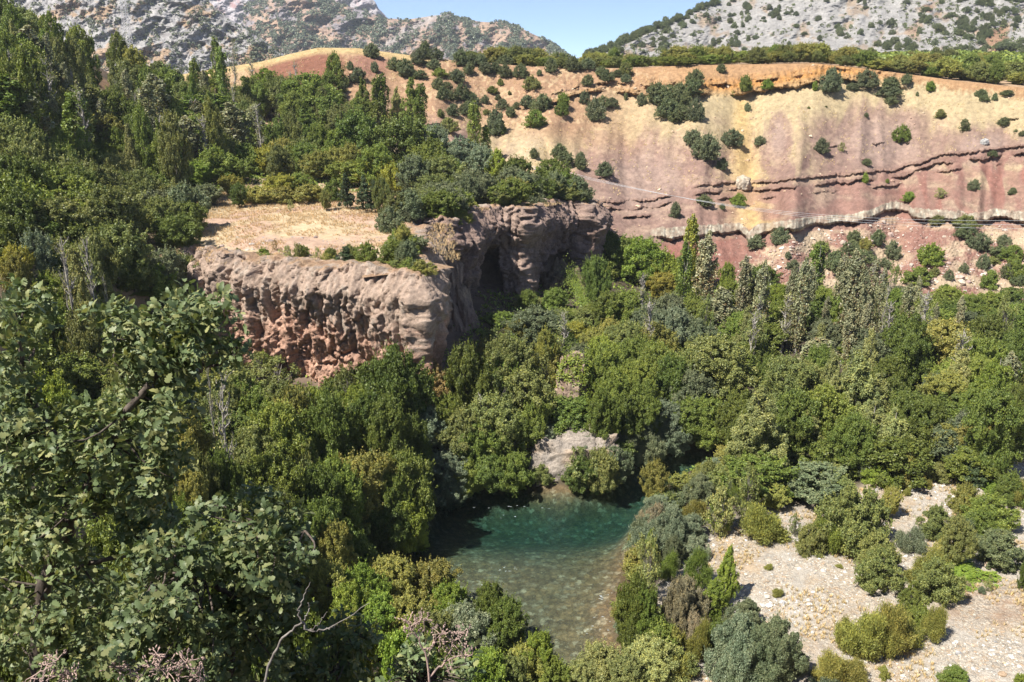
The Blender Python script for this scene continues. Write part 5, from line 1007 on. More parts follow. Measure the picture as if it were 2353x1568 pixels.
# gravel bar
Z6 = 'on the gravel bar'
put('at the far edge of the gravel bar', 1568.7, 1045.3, """Z 480 60 335 160 8;Y 600 190 360 220 g;Td 380 100 330 140 g;J 1990 0 212 190 g;hv 1930 210 385 180 g;hv 1540 0 200 200 g;hy 1330 70 200 170 g;ho 1000 100 270 250 g;hv 2130 -30 160 140 g;Z 1640 0 180 120 g;ho 1760 60 160 180 g;hy 2130 180 250 110 g;T 2280 150 330 180 g;hv 2100 110 190 130 g;T 1690 170 230 70 g;T 1540 215 280 60 g;ho 860 250 300 140 g""", True)
put(Z6, 1568.7, 1045.3, """Z 770 400 555 90 g;T 540 300 575 310 g;ho 1100 220 640 330 g;ho 1250 230 600 260 g;Tg 980 350 660 230 g;Y 1420 220 425 130 g;ho 880 480 680 170 g;ho 1330 540 800 220 g;ho 1350 640 920 250 g;Tw 1560 460 650 200 g;ho 1740 350 560 200 g;O 1870 420 780 190 g;T 1680 650 900 260 g;ho 1740 700 990 260 g;
hv 1790 570 740 150 g;hb 2100 270 500 280 g;hd 2250 130 330 200 g;h 2180 520 745 300 g;hb 2050 380 560 220 g;Td 1900 440 620 200 g;Cg 1560 860 1110 160 g;T 1200 1020 1370 300 g;T 1420 1030 1350 280 g;T 1330 1060 1380 280 g;T 1550 1080 1290 200 g;T 1740 1050 1270 180 g;hb 1640 1040 1200 160 g;T 1120 1080 1330 180 g;hy 1950 775 832 330 g;T 1010 1370 1568 220 g;
T 1180 1430 1568 260 g;Tw 960 1490 1568 200 g;hv 1380 1450 1540 70 g;hb 1870 1470 1568 180 g;hd 2345 700 925 70 g;T 660 925 972 90 g;S 2100 820 942 45 g;hy 2330 1510 1568 80 g;Tw 2060 905 950 60 g;Kf 1960 870 910 50 g;T 590 745 790 60 g;T 1080 755 775 60 g;T 1260 1290 1385 200 g;hv 1110 1420 1500 100 g""", True)
put('on the right river bank', 1568.7, 1045.3, """Wd 120 130 320 190 g;S 240 190 560 190 g;Cy 250 180 520 150 g;T 90 260 430 160 g;Wf 60 410 565 190 g;Tg 380 130 330 150 g;Tg 100 650 900 210 g;Cy 285 620 1010 150 g;Cy 200 850 1110 190 g;Kf 30 850 1150 240 g;Wd 430 1000 1200 220 g;Wf 350 1120 1545 330 g;Wd 640 1130 1535 330 g;Wd 490 1200 1560 330 g;
hv 810 1360 1480 90 g;T 100 1100 1420 160 g;Wf 60 560 700 200 g;Tg 230 100 200 110 g;hd 240 1150 1350 180 g;hy 120 1150 1300 140 g;Kf 60 1080 1300 160 g""", True)
put('on the right river bank', 784.3, 1045.3, """Y 2160 40 330 170 g;Wf 2170 300 455 150 g;Wf 2260 370 650 230 g;T 2290 340 560 170 g;T 2010 530 650 120 g;S 2110 510 980 170 g;Cy 2120 500 760 90 g;B 2010 830 1300 240 g;G 2080 900 1330 200 g;Tg 2240 650 860 150 g;Kf 2300 850 1250 180 g;hd 2000 1180 1400 180 g;Wd 2280 560 760 130 g;hb 2180 1150 1420 240 g;hv 2290 1200 1400 180 g;hb 2100 1250 1480 220 g""", True)
# the near bank below the camera
put('on the dark slope beside the viewpoint', 0, 1045.3, """B 300 650 1568 500 6;hd 1300 420 1200 500 5;B 700 500 1400 500 6;G 1700 600 1400 400 7;B 1500 900 1568 500 6;hd 900 900 1568 500 5;B 100 400 1500 500 7;G 1250 330 900 300 7;hd 1800 1100 1568 400 5;B 500 1000 1568 500 5;hd 2150 1100 1568 400 5""", True, 20)
put('on the near slope below the viewpoint', 784.3, 1045.3, """L 120 790 1100 300 6;Y 350 730 1100 320 6;Y 620 760 1200 320 6;L 730 900 1150 260 5;L 40 900 1250 280 6;Wf 850 1040 1500 340 5;B 1030 900 1400 200 7;B 1130 1000 1450 240 6;L 1000 1360 1568 320 6;O 1180 1400 1568 220 5;L 1370 1250 1568 220 6;Y 1270 1330 1568 260 5;Y 450 1000 1300 320 6;L 250 1000 1400 320 6;O 600 1100 1450 300 6;L 400 1250 1568 380 7;L 900 1450 1568 260 6;B 800 1400 1568 240 6;G 1470 1400 1568 180 5;Y 40 1150 1500 300 7;hp 1790 1330 1568 300 5;hp 1960 1400 1568 240 5;hp 2140 1290 1568 330 5;hp 1640 1440 1568 200 4""", True, 30)
# ------------------------------------------------------------------ shrubs of the mountains
def scatter_stuff(name, M, n, wf, size, leaf, seed, label):
    V, px, py, rn = M; rs = np.random.RandomState(seed)
    w = np.clip(wf(px, py, rn), 0, None).ravel().astype(float); w /= w.sum(); i = rs.choice(len(w), n, p=w); Pp = V.reshape(-1, 3)[i].copy()
    L = 22; s = size * rs.uniform(.5, 1.4, n)
    D = unit(rs.normal(size=(n, L, 3)) + [0, 0, .5]); Q = Pp[:, None] + D * s[:, None, None] * [1, 1, .8] + np.array([0, 0, .45]) * s[:, None, None]
    Q += rs.uniform(-1, 1, (n, 1, 3)) * [size, size, 0]
    Nn = unit(D + rs.normal(size=D.shape) * .5); ls = np.repeat(s * .75, L)
    T = unit(rs.normal(size=(n * L, 3))); Nr = Nn.reshape(-1, 3); T -= (T * Nr).sum(1, keepdims=True) * Nr; T = unit(T); B = np.cross(Nr, T); C_ = Q.reshape(-1, 3)
    VV = np.stack([C_ - T * ls[:, None] * .6, C_ + B * ls[:, None] * .5, C_ + T * ls[:, None] * .6, C_ - B * ls[:, None] * .5], 1).reshape(-1, 3)
    me = mesh(name, VV, np.arange(len(VV)).reshape(-1, 4), LEAF[leaf], False, {'rnd': np.repeat(rs.rand(n * L), 4)})
    tag(link(name, me), label, kind='stuff')
nz = lambda px, py, f, s: fbm(px * f, py * f, s, 3)
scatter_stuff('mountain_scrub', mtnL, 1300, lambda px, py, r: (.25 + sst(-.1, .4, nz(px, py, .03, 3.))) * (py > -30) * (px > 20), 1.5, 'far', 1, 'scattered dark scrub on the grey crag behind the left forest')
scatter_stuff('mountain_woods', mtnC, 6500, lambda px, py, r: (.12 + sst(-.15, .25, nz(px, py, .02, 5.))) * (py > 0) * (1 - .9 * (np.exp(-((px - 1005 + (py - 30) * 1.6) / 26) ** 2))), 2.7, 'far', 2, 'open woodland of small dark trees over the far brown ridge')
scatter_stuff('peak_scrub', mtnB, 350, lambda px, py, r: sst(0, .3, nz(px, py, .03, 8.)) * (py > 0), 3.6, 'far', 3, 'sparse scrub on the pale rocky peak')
scatter_stuff('limestone_scrub', mtnR, 1400, lambda px, py, r: (.15 + sst(-.1, .4, nz(px, py, .03, 6.)) + 1.5 * sst(2000, 2300, px + .6 * py)) * (py > -10) * (px < 2400), 1.1, 'hilloak', 4, 'tiny scrub dotted over the pale limestone mountain')
V_, px_, py_, rn_ = mtnR; mrs = np.random.RandomState(9)
def mshrub(n, f, w, h, zone, kinds):
    k = np.clip(f(px_, py_), 0, None).ravel().astype(float); k /= k.sum(); ii = mrs.choice(len(k), n, p=k, replace=False)
    for i in ii:
        p = V_.reshape(-1, 3)[i]; plant(mrs.choice(kinds), (p[0], p[1], p[2] - .3), mrs.uniform(*w), mrs.uniform(*h), zone, px_.ravel()[i], small=True)
mshrub(110, lambda px, py: (.2 + sst(0, .35, nz(px, py, .012, 4.))) * (py > -5) * (py < 122) * (px < 2060) * (1 - .8 * (py < 60) * (px > 2000)), (2.6, 6.0), (2.4, 5), 'on the pale limestone mountain', ['m', 'mg', 'mg'])
mshrub(120, lambda px, py: sst(1980, 2330, px + .8 * py) * (py > -5) * (py < 135) * (px < 2400) * (.1 + sst(-.2, .3, nz(px, py, .02, 2.))), (3, 7.5), (3, 6), 'on the right side of the limestone mountain', ['m', 'mg', 'm'])
mshrub(70, lambda px, py: (np.abs(py - np.interp(px, [1330, 1370, 1400, 1450, 1500, 1560, 1600, 1640, 1700], [132, 126, 112, 90, 66, 42, 24, 8, -18])) < 5) * (px < 1660) * (px > 1345), (4, 8), (3.5, 6.5), 'along the left skyline of the limestone mountain', ['m', 'm'])
_z = proj(PV)
scatter_stuff('plateau_woods', (PV, px2, _z[1], PV[..., 0] * 0), 3600, lambda px, py, r: (px > 1500) * (px < 2500) * sst(.12, .3, tp + 0 * px) * sst(1.0, .85, tp + 0 * px), 1.9, 'green', 5, 'unbroken low oak wood covering the plateau above the hillside')
# ------------------------------------------------------------------ undergrowth and dry grass
urs = np.random.RandomState(77)
x = np.concatenate([urs.uniform(-75, 135, 260000), urs.uniform(-40, 20, 90000)]); y = np.concatenate([urs.uniform(8, 190, 260000), urs.uniform(6, 55, 90000)])
ix = np.clip(np.searchsorted(gx, x), 0, len(gx) - 1); iy = np.clip(np.searchsorted(gy, y), 0, len(gy) - 1)
gv_, rv_, mv_, sv_ = GRAV[iy, ix], GR_[iy, ix], GM[iy, ix], GSD[iy, ix]
ok = (gv_ < .3) & (rv_ < -.8) & ((mv_ < .05) | (x < -62) | (y > 172)) & ~((sv_ > -3) & (sv_ < 3) & (x > -60)) & (urs.rand(len(x)) < .35 + 1.2 * fbm(x * .12, y * .12, 6., 3))
x, y = x[ok], y[ok]
z, *_ = terr(x, y); hh = urs.rand(len(x)) ** 1.3 * (0.5 + .9 * sst(-.2, .5, fbm(x * .2, y * .2, 1., 2)))
Pp = np.stack([x, y, z + hh], -1); V = leafquads(Pp, unit(urs.normal(size=Pp.shape) + [0, 0, .9]), np.clip(.004 * np.hypot(x, y), .1, .45), .7, urs) if False else None
n = len(Pp); Nn = unit(urs.normal(size=Pp.shape) + [0, 0, .9]); T = unit(np.cross(Nn, urs.normal(size=Pp.shape))); B = np.cross(Nn, T); s = (np.clip(.0022 * np.hypot(x, y), .05, .34) * urs.uniform(.7, 1.3, n))[:, None]
V = np.stack([Pp - T * s, Pp + B * s * .6, Pp + T * s, Pp - B * s * .6], 1).reshape(-1, 3)
tag(link('undergrowth', mesh('undergrowth', V, np.arange(len(V)).reshape(-1, 4), LEAF['green'], False, {'rnd': np.repeat(urs.rand(n), 4)})), 'low green undergrowth covering the floor of the valley woods', kind='stuff')
def tufts(name, cand, hgt, wd, blades, leaf, label, rs):
    n = len(cand); b = np.repeat(cand, blades, 0); m = len(b); a = rs.uniform(0, 6.28, m); r = rs.uniform(0, wd, m) * rs.rand(m)
    b = b + np.stack([np.cos(a) * r, np.sin(a) * r, np.zeros(m)], -1); h_ = hgt * rs.uniform(.5, 1.2, m); tip = b + np.stack([np.cos(a) * h_ * .45, np.sin(a) * h_ * .45, h_], -1)
    w = np.stack([-np.sin(a), np.cos(a), 0 * a], -1) * .022
    V = np.stack([b - w, b + w, tip + w * .3, tip - w * .3], 1).reshape(-1, 3)
    tag(link(name, mesh(name, V, np.arange(4 * m).reshape(-1, 4), LEAF[leaf], False, {'rnd': np.repeat(rs.rand(m), 4)})), label, kind='stuff')
cx_, cy_ = [], []
x = urs.uniform(-60, 12, 30000); y = urs.uniform(112, 178, 30000); sd_ = sdf(MESA, x, y)
ok = (sd_ > -5.5) & (fbm(x * .15, y * .15, 3., 3) + .02 * (y - 140) > -.05 - .3 * urs.rand(len(x))); x, y, sd_ = x[ok], y[ok], sd_[ok]; z, *_ = terr(x, y); z = np.where(sd_ < 1, high(x, y), z)
tufts('dry_grass', np.stack([x, y, z], -1)[:14000], .34, .22, 8, 'straw', 'dry straw coloured grass of the cliff top meadow', urs)
x = urs.uniform(12, 110, 24000); y = urs.uniform(55, 112, 24000); ix = np.clip(np.searchsorted(gx, x), 0, len(gx) - 1); iy = np.clip(np.searchsorted(gy, y), 0, len(gy) - 1)
ok = (GRAV[iy, ix] > .5) & (fbm(x * .15, y * .15, 8., 3) > .02 + .3 * urs.rand(len(x))); x, y = x[ok], y[ok]; z, *_ = terr(x, y)
tufts('dry_weeds', np.stack([x, y, z], -1)[:5500], .30, .28, 15, 'straw', 'dry weeds growing in patches on the gravel bar', urs)
V = on_hill(2600, lambda px, py: (px > 560) * (px < 2420) * (py < ML_(px)) * (.15 + sst(0, .4, noise(px * .03, py * .03, 9.))), urs)
tufts('hill_weeds', V - [0, 0, .05], .5, .4, 14, 'straw', 'small dry tufts dotted over the upper hillside', urs)
# ------------------------------------------------------------------ vines
def leafskin(name, Pp, Nn, size, leaf, label, cat, rs, parent=None, aspect=.6):
    V = leafquads(Pp, unit(Nn + rs.normal(size=Pp.shape) * .5), size, aspect, rs)
    o = link(name, mesh(name, V, np.arange(len(V)).reshape(-1, 4), LEAF[leaf], False, {'rnd': np.repeat(rs.rand(len(Pp)), 4)}), parent)
    if label: tag(o, label, cat)
    return o
D = unit(urs.normal(size=(14000, 3))); k = (D[:, 2] + .6 * D[:, 0] > .25 + 1.1 * fbm(D[:, 0] * 2.5, D[:, 1] * 2.5, D[:, 2] * 4, 3)); D = D[k]
leafskin('vine', np.array(pil) + np.sign(D) * np.abs(D) ** .85 * np.array([2.7, 2.4, 6.7]) * urs.uniform(.95, 1.12, (len(D), 1)) + urs.normal(size=D.shape) * .12, D, .22, 'bright', 'bright green vine hanging over the top of the brown rock pillar', 'vine', urs)
t = urs.rand(42000); s = urs.rand(42000); pxx = lerp(1222, 1366, t); topy = np.interp(pxx, [1222, 1260, 1320, 1345, 1366], [665, 640, 640, 665, 750]); pyy = lerp(topy, 772, s)
dd_ = lerp(173, 158, s) + 2.0 * fbm(pxx * .05, pyy * .05, 2., 3); Pv = P(pxx, pyy, dd_) 
lmp = lump('cliff_bank', pt(1295, 170, 6), (5.4, 6.0, 8.0), 4.4, .2, lambda D, n, r: mixc((.16, .13, .09), [(sst(0, .4, n), (.2, .15, .1))])); tag(lmp, kind='structure')
leafskin('ivy', Pv + urs.normal(size=Pv.shape) * .25, np.tile([.1, -.6, .6], (len(Pv), 1)), .24, 'green', 'dark green ivy covering the bank below the cave mouth', 'ivy', urs)
s = urs.rand(5200); pxx = lerp(1318, 1368, s ** .8) + urs.normal(size=5200) * 17; pyy = np.interp(pxx, [1300, 1325, 1368], [638, 652, 765]) + urs.normal(size=5200) * 20
leafskin('vine', P(pxx, pyy, np.interp(pyy, [640, 765], [164, 156])), np.tile([-.5, -.5, .7], (5200, 1)), .17, 'bright', 'bright green vine trailing down the right side of the cave bank', 'vine', urs)
# ------------------------------------------------------------------ power lines
met, mnt, mo = newmat('galvanised_steel'); mq = N(mnt); mb_ = mq.n('ShaderNodeBsdfPrincipled'); mb_.inputs['Base Color'].default_value = (.62, .64, .66, 1); mb_.inputs['Metallic'].default_value = .4; mb_.inputs['Roughness'].default_value = .5; mq.L(mb_.outputs[0], mo.inputs[0])
def lattice(loc, h, wb, wt, rad, nseg, arms, label, rz=0.0):
    root = link('power_pylon', None, None, loc); root.rotation_euler[2] = rz; tag(root, label, 'pylon')
    m = MB(); c4 = [(-1, -1), (1, -1), (1, 1), (-1, 1)]; w = lambda f: lerp(wb, wt, f) / 2
    for c in c4: m.tube([(c[0] * w(0), c[1] * w(0), 0), (c[0] * w(1), c[1] * w(1), h)], rad, 4)
    for k in range(nseg):
        f0, f1 = k / nseg, (k + 1) / nseg
        for a in range(4):
            p, q_ = c4[a], c4[(a + 1) % 4]
            m.tube([(p[0] * w(f0), p[1] * w(f0), f0 * h), (q_[0] * w(f1), q_[1] * w(f1), f1 * h)], rad * .6, 3); m.tube([(q_[0] * w(f0), q_[1] * w(f0), f0 * h), (p[0] * w(f1), p[1] * w(f1), f1 * h)], rad * .6, 3)
    link('mast', m.mesh('mast', met), root)
    for z_, L_ in arms:
        a = MB(); a.tube([(-L_, 0, z_), (0, 0, z_ + .25), (L_, 0, z_)], rad * 1.1, 4); a.tube([(-L_, 0, z_), (L_, 0, z_)], rad * 1.1, 4); o = link('crossarm', a.mesh('crossarm', met), root)
        for x_ in (-L_, L_, 0):
            b = MB(); b.tube([(x_, 0, z_ + .0), (x_, 0, z_ + .12), (x_, 0, z_ + .35)], [.07, .10, .05], 6); link('insulator', b.mesh('insulator', BARK['white']), o)
    return root
p1 = P(1240, 386, 197); g1 = gz(p1[0], p1[1])
lattice((p1[0], p1[1], g1), p1[2] - g1, 1.5, .8, .06, 9, [(p1[2] - g1 - .35, 1.7)], 'small grey lattice power mast standing among the trees behind the cliff', .35)
p2 = P(297, 118, 430); top2 = P(297, -30, 430)
lattice(tuple(p2), top2[2] - p2[2], 3.2, 1.6, .12, 14, [(top2[2] - p2[2] - 3, 4.5)], 'tall thin lattice pylon in front of the grey crag behind the left forest')
wiresp = [[(1162, 369, 215), (1200, 378, 206), (1238, 384, 197)], ]
for k, (dx, ey) in enumerate([(-1.5, 486), (0, 497), (1.5, 508)]):
    m = MB(); a = p1 + np.array([dx, dx * .4, .1]); b = P(2500, ey + 20, 168) ; t = np.linspace(0, 1, 40)[:, None]; pts = lerp(a, b, t); pts[:, 2] -= 4.2 * np.sin(t[:, 0] * math.pi)
    l = P(1100, 360, 240) + np.array([dx, dx * .4, 0]); pl = lerp(l, a, np.linspace(0, 1, 10)[:, None]); pl[:, 2] -= .6 * np.sin(np.linspace(0, 1, 10) * math.pi)
    m.tube(np.concatenate([pl[:-1], pts]), .022, 4); tag(link('power_line', m.mesh('power_line', met)), ['lower', 'middle', 'upper'][k] + ' of three thin wires running right from the lattice power mast', 'cable', 'wires of the power mast')
# ------------------------------------------------------------------ the oaks beside the viewpoint, with lobed leaves
def oakleaf():
    t = np.array([0, .08, .2, .3, .42, .53, .66, .76, .88, 1.0]); w = np.array([.012, .015, .13, .085, .24, .13, .27, .16, .19, .03])
    V = []; 
    for a, b in zip(t, w): V += [(a, -b, .05 * b * 4), (a, 0, -.0), (a, b, .05 * b * 4)]
    V = np.array(V); V[:, 2] += .16 * np.sin(V[:, 0] * 2.6) - .28 * V[:, 0] ** 2
    Fq = [];
    for i in range(len(t) - 1):
        for j in (0, 1): Fq.append((i * 3 + j, i * 3 + j + 1, i * 3 + j + 4, i * 3 + j + 3))
    return V.astype(float), np.array(Fq)
OV, OF = oakleaf()
def oak_foliage(blobs, rs, size=.098, per=7):
    cs = []
    for (cx, cy, rx, ry, d, n, sd_) in blobs:
        m = max(2, n // 4); a = rs.uniform(0, 6.28, m); r = np.sqrt(rs.rand(m)); pxx = cx + rx * r * np.cos(a); pyy = cy + ry * r * np.sin(a)
        c0 = P(pxx, pyy, d + rs.normal(size=m) * sd_); cs.append(np.repeat(c0, 5, 0) + rs.normal(size=(m * 5, 3)) * .052)
    Cc = np.concatenate(cs); n = len(Cc)
    ax = unit(rs.normal(size=(n, 3)) * .6 + [0, -.25, .55]); m = n * per
    A = np.repeat(ax, per, 0); U = unit(np.cross(A, rs.normal(size=(m, 3)))); T = unit(U + A * rs.uniform(-.1, .8, (m, 1))); Nn = unit(A + rs.normal(size=(m, 3)) * .35 - T * (A * T).sum(1, keepdims=True)); B = unit(np.cross(Nn, T)); Nn = np.cross(T, B)
    s = size * rs.uniform(.55, 1.2, m); base = np.repeat(Cc, per, 0) + A * rs.uniform(-.06, .05, (m, 1)) + T * .012
    V = base[:, None] + s[:, None, None] * (OV[None, :, :1] * T[:, None] + OV[None, :, 1:2] * B[:, None] * rs.uniform(.8, 1.15, (m, 1, 1)) + OV[None, :, 2:] * Nn[:, None] * rs.uniform(-.5, 1.6, (m, 1, 1)))
    Fc = (OF[None] + (np.arange(m) * len(OV))[:, None, None]).reshape(-1, 4)
    rv = np.repeat(rs.rand(m) ** 1.1, len(OV)); return V.reshape(-1, 3), Fc, rv, Cc
def ppath(pts): return np.array([P(a, b, c) for a, b, c in pts])
def smooth_path(p, n=24):
    p = np.asarray(p, float)
    t = np.linspace(0, len(p) - 1, n); q_ = np.array([np.interp(t, np.arange(len(p)), p[:, c]) for c in range(3)]).T
    for _ in range(2): q_[1:-1] = (q_[:-2] + 2 * q_[1:-1] + q_[2:]) / 4
    return q_
def oak(label, limbs, blobs, seed, base=None, twigs=120):
    rs = np.random.RandomState(seed); root = link('oak_tree', None, None, base); tag(root, label, 'oak', 'oaks beside the viewpoint')
    b0 = np.array(base)
    V, Fc, rv, Cc = oak_foliage(blobs, rs); 
    o = link('crown', mesh('crown', V - b0, Fc, LEAF['oak'], True, {'rnd': rv}), root)
    mb = MB(); nodes = []
    for pts, r0, r1 in limbs:
        q_ = smooth_path(ppath(pts)); q_[1:-1] += rs.normal(size=(len(q_) - 2, 3)) * r0 * .22; mb.tube(q_ - b0, np.linspace(r0, r1, len(q_)), 8); nodes.append(q_)
    nodes = np.concatenate(nodes)
    for i in rs.choice(len(Cc), min(twigs, len(Cc)), replace=False):
        c = Cc[i]; j = np.argmin(((nodes - c) ** 2).sum(1)); n0 = nodes[j]; L_ = np.linalg.norm(c - n0)
        if L_ > 1.3: continue
        t = np.linspace(0, 1, 6)[:, None]; q_ = lerp(n0, c, t) + np.sin(t * 3.14) * rs.normal(size=3) * .07 * L_; mb.tube(q_ - b0, np.linspace(.012, .004, 6), 5)
    link('trunk', mb.mesh('trunk', BARK['dark']), root); return root
def gb(px, d, dz=-.4): x_, y_ = PZ(px, d, 43); return (x_, y_, gz(x_, y_) + dz)
b1 = gb(120, 7.6)
B1w = proj(np.array(b1))
oak('large dark oak filling the lower left, its top branches spread over the meadow edge', 
    [([(B1w[0], B1w[1], 7.6), (60, 1450, 7.6), (110, 1330, 7.5), (140, 1240, 7.4), (175, 1180, 7.3), (215, 1080, 7.2), (240, 1035, 7.1), (287, 973, 7.0), (310, 923, 6.9), (375, 842, 6.9), (405, 790, 6.9), (440, 735, 6.8)], .085, .014),
     ([(375, 842, 6.9), (425, 823, 6.85), (475, 843, 6.8), (512, 838, 6.8), (545, 800, 6.8)], .022, .006), ([(215, 1080, 7.2), (130, 1010, 7.2), (60, 900, 7.2), (40, 760, 7.1), (30, 690, 7.1)], .035, .010), ([(110, 1330, 7.5), (230, 1290, 7.3), (330, 1270, 7.2)], .035, .012), ([(310, 923, 6.9), (270, 850, 7.0), (260, 780, 7.0)], .02, .007)],
    [(440, 715, 78, 42, 6.85, 60, .22), (370, 770, 95, 60, 6.95, 85, .25), (280, 775, 50, 62, 7.0, 34, .22), (440, 800, 80, 50, 6.9, 38, .22), (350, 860, 92, 55, 6.95, 75, .25), (530, 815, 24, 22, 6.8, 8, .1), (370, 930, 70, 55, 6.95, 52, .22), (300, 985, 62, 45, 7.0, 40, .22), (480, 690, 40, 20, 6.85, 12, .15), (240, 740, 25, 30, 7., 9, .15),
     (35, 705, 70, 50, 7.1, 42, .25), (25, 800, 85, 75, 7.2, 70, .3), (30, 930, 65, 80, 7.2, 60, .3), (25, 1030, 70, 90, 7.2, 80, .3), (80, 740, 28, 28, 7.1, 9, .15),
     (150, 1000, 120, 62, 7.2, 105, .3), (290, 1040, 75, 50, 7.1, 50, .25), (385, 1050, 42, 55, 7.0, 34, .2), (110, 1120, 150, 100, 7.3, 200, .4), (260, 1140, 90, 60, 7.2, 75, .3), (60, 1300, 150, 130, 7.5, 260, .5), (150, 1450, 190, 130, 7.6, 330, .6), (330, 1200, 85, 55, 7.2, 60, .3)], 41, b1)
b2 = gb(560, 7.30)
B2w = proj(np.array(b2))
oak('oak with pale green lobed leaves right of the large dark oak', [([(B2w[0], B2w[1], 7.30), (520, 1500, 7.10), (560, 1380, 6.90), (600, 1270, 6.80), (600, 1200, 6.70)], .05, .012), ([(560, 1380, 6.90), (450, 1330, 6.70), (380, 1280, 6.60)], .03, .01), ([(600, 1270, 6.80), (660, 1240, 6.80), (700, 1220, 6.80)], .015, .006)],
    [(590, 1190, 70, 62, 6.80, 60, .25), (590, 1270, 120, 60, 6.80, 110, .35), (650, 1260, 60, 80, 6.80, 60, .25), (430, 1270, 110, 60, 6.70, 90, .35), (470, 1370, 160, 80, 6.70, 180, .45), (620, 1370, 85, 70, 6.90, 85, .3), (380, 1480, 170, 110, 6.70, 220, .5), (560, 1500, 120, 90, 6.80, 140, .4), (500, 1190, 40, 30, 6.80, 14, .2), (330, 1350, 90, 90, 6.80, 80, .4), (655, 1420, 40, 60, 6.90, 22, .2)], 43, b2)
b3 = gb(790, 8.0)
oak('low oak at the bottom edge between the dry branch and the yellow green bushes', [([(780, 1700, 7.9), (790, 1600, 7.8), (790, 1520, 7.7), (800, 1450, 7.7)], .03, .01)],
    [(800, 1460, 55, 55, 7.7, 50, .22), (760, 1530, 90, 50, 7.7, 80, .3), (680, 1545, 80, 40, 7.7, 50, .3), (840, 1560, 60, 40, 7.7, 30, .25), (800, 1620, 150, 60, 7.8, 110, .3)], 45, b3)
b4 = gb(970, 7.0)
oak('pale oak sprigs at the bottom edge beneath the budding dry branches', [([(970, 1750, 6.9), (980, 1650, 6.8), (970, 1560, 6.8)], .02, .008)],
    [(960, 1535, 90, 28, 6.8, 26, .15), (945, 1500, 22, 22, 6.8, 6, .1), (1060, 1548, 40, 22, 6.8, 9, .12), (960, 1600, 130, 50, 6.8, 60, .2)], 47, b4)
# dry branches that reach up in front
def dry(name_label, px, d, paths, seed, buds=True, bark='grey', base=None, r0=.016):
    rs = np.random.RandomState(seed); base = np.array(base); root = link('dry_branch', None, None, tuple(base)); tag(root, name_label, 'branch')
    mb = MB(); bd = mb
    for pts, ra, rb in paths:
        q_ = smooth_path(ppath(pts), 16); q_[1:-1] += rs.normal(size=(14, 3)) * .006; mb.tube(q_ - base, np.linspace(ra, rb, 16), 6)
        if buds:
            for k in range(5, 16):
                for c in range(2 if k > 9 else 1):
                    dr = unit(rs.normal(size=3) + [0, 0, .6]); L_ = rs.uniform(.03, .10); e = q_[k] + dr * L_
                    mb.tube([q_[k] - base, (q_[k] + e) / 2 + rs.normal(size=3) * .006 - base, e - base], [.004, .0035, .003], 4)
                    for b in range(3):
                        f = e + rs.normal(size=3) * .012; bd.tube([f - base, f + dr * .012 + rs.normal(size=3) * .004 - base, f + dr * .024 - base], [.003, .006, .001], 5)
    link('stem', mb.mesh('stem', BARK['pink' if buds else bark]), root)
dry('smooth grey bare branch curving up in front of the oak leaves', 650, 5.3, [([(600, 1640, 5.3), (615, 1530, 5.3), (640, 1478, 5.3), (668, 1448, 5.3), (696, 1430, 5.3)], .011, .007), ([(696, 1430, 5.3), (684, 1404, 5.3), (694, 1378, 5.3), (713, 1338, 5.3)], .007, .0025),
    ([(696, 1430, 5.3), (708, 1450, 5.3), (735, 1450, 5.3), (785, 1432, 5.3), (850, 1385, 5.3)], .008, .002), ([(700, 1425, 5.3), (712, 1400, 5.3), (708, 1385, 5.3)], .005, .002), ([(712, 1450, 5.3), (735, 1432, 5.3), (752, 1405, 5.3)], .004, .0015), ([(735, 1450, 5.3), (760, 1442, 5.3), (780, 1440, 5.3)], .004, .002)], 3, False, 'grey', gb(600, 5.3))
dry('bare branch with pinkish bud clusters before the yellow green bushes', 985, 6.2, [([(1000, 1700, 6.2), (988, 1560, 6.2), (980, 1500, 6.2), (960, 1468, 6.2), (945, 1445, 6.2), (932, 1425, 6.2)], .013, .004), ([(988, 1555, 6.2), (1020, 1520, 6.2), (1050, 1508, 6.2), (1085, 1505, 6.2)], .010, .004), ([(984, 1495, 6.2), (1000, 1470, 6.2), (1020, 1455, 6.2)], .006, .003), ([(1020, 1520, 6.2), (1045, 1475, 6.2), (1072, 1445, 6.2)], .006, .003), ([(960, 1468, 6.2), (950, 1440, 6.2), (975, 1422, 6.2)], .004, .002)], 5, True, 'grey', gb(990, 6.2))
dry('low dry twig with pink buds at the bottom left corner', 110, 5.2, [([(40, 1600, 5.2), (70, 1560, 5.2), (110, 1535, 5.2), (135, 1515, 5.2)], .007, .003), ([(70, 1560, 5.2), (130, 1552, 5.2), (175, 1560, 5.2)], .005, .003)], 7, True, 'grey', gb(60, 5.2))
dry('low dry twig with pink buds at the bottom edge under the large oak', 330, 5.2, [([(290, 1620, 5.2), (320, 1560, 5.2), (350, 1520, 5.2), (360, 1503, 5.2)], .007, .003), ([(320, 1560, 5.2), (290, 1540, 5.2), (262, 1530, 5.2)], .005, .002), ([(350, 1530, 5.2), (375, 1545, 5.2), (390, 1540, 5.2)], .005, .002)], 9, True, 'grey', gb(300, 5.2))
dry('small dry twig with pink buds left of the curving bare branch', 430, 5.2, [([(400, 1620, 5.2), (410, 1560, 5.2), (425, 1530, 5.2), (432, 1512, 5.2)], .006, .003), ([(410, 1560, 5.2), (445, 1550, 5.2), (470, 1560, 5.2)], .005, .002)], 11, True, 'grey', gb(420, 5.2))

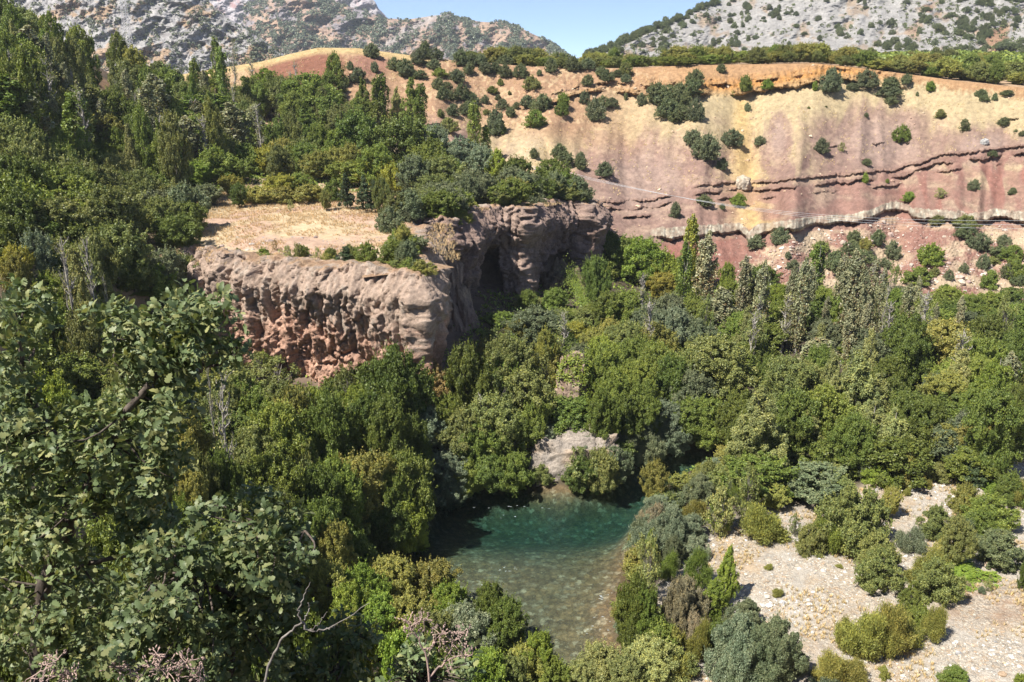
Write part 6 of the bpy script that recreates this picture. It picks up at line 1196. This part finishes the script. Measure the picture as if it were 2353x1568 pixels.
# ------------------------------------------------------------------ the air
hz, hnt, ho = newmat('haze_air'); hq = N(hnt); hv = hq.n('ShaderNodeVolumePrincipled'); hv.inputs['Color'].default_value = (.86, .92, 1, 1); hv.inputs['Density'].default_value = .00010; hv.inputs['Anisotropy'].default_value = .2
hq.L(hv.outputs[0], ho.inputs['Volume'])
lowest = float(min(GZ.min(), mtnC[0][..., 2].min(), mtnB[0][..., 2].min(), -6)) - 1; hb = MB(); hb.box((-100, 2000, (lowest + 900) / 2), (7000, 6000, 900 - lowest)); print('haze bottom', lowest, max(m_[0][..., 2].max() for m_ in (mtnL, mtnC, mtnB, mtnR))); tag(link('haze', hb.mesh('haze', hz, False)), 'thin blue summer haze between the viewpoint and the far mountains', kind='stuff')
# ------------------------------------------------------------------ labels: what, where, and which in its row
ORD = ['first', 'second', 'third', 'fourth', 'fifth', 'sixth', 'seventh', 'eighth', 'ninth', 'tenth', 'eleventh', 'twelfth', 'thirteenth', 'fourteenth', 'fifteenth', 'sixteenth', 'seventeenth', 'eighteenth', 'nineteenth', 'twentieth']
TENS = {2: 'twenty', 3: 'thirty', 4: 'forty', 5: 'fifty', 6: 'sixty', 7: 'seventy'}
def ordw(i):
    if i < 20: return ORD[i]
    t, u = divmod(i + 1, 10)
    return (TENS[t][:-1] + 'ieth') if u == 0 else TENS[t] + '-' + ORD[u - 1]
groups = {}
for rec in PLANTS: groups.setdefault((rec[2], rec[3]), []).append(rec)
def plural(w):
    for a, b in ((' tree', ' trees'), (' poplar', ' poplars'), ('poplar with', 'poplars with'), (' willow', ' willows'), (' bush', ' bushes'), (' shrub', ' shrubs'), (' sapling', ' saplings'), (' conifer', ' conifers')):
        if a == ' poplar' and 'poplar with' in w: continue
        if a == ' willow' and 'willow bush' in w: continue
        if a in w:
            i = w.rfind(a); return w[:i] + b + w[i + len(a):]
    return w + 's'
for (words, zone), recs in groups.items():
    recs.sort(key=lambda r: proj(np.array(r[0].location))[0])
    for i, r in enumerate(recs):
        o = r[0]; n = len(recs)
        if n == 1: lab = words + ' ' + zone
        elif n == 2: lab = ('left one' if i == 0 else 'right one') + ' of two ' + plural(words) + ' ' + zone
        elif i == 0: lab = 'leftmost of the ' + plural(words) + ' ' + zone
        elif i == n - 1: lab = 'rightmost of the ' + plural(words) + ' ' + zone
        else: lab = ordw(i) + ' from left of ' + plural(words) + ' ' + zone
        o['label'] = lab; o['category'] = CATS[r[1]]
        if n > 1: o['group'] = plural(words) + ' ' + zone
print('PLANTS', len(PLANTS), 'maxwords', max(len(r[0]['label'].split()) for r in PLANTS))
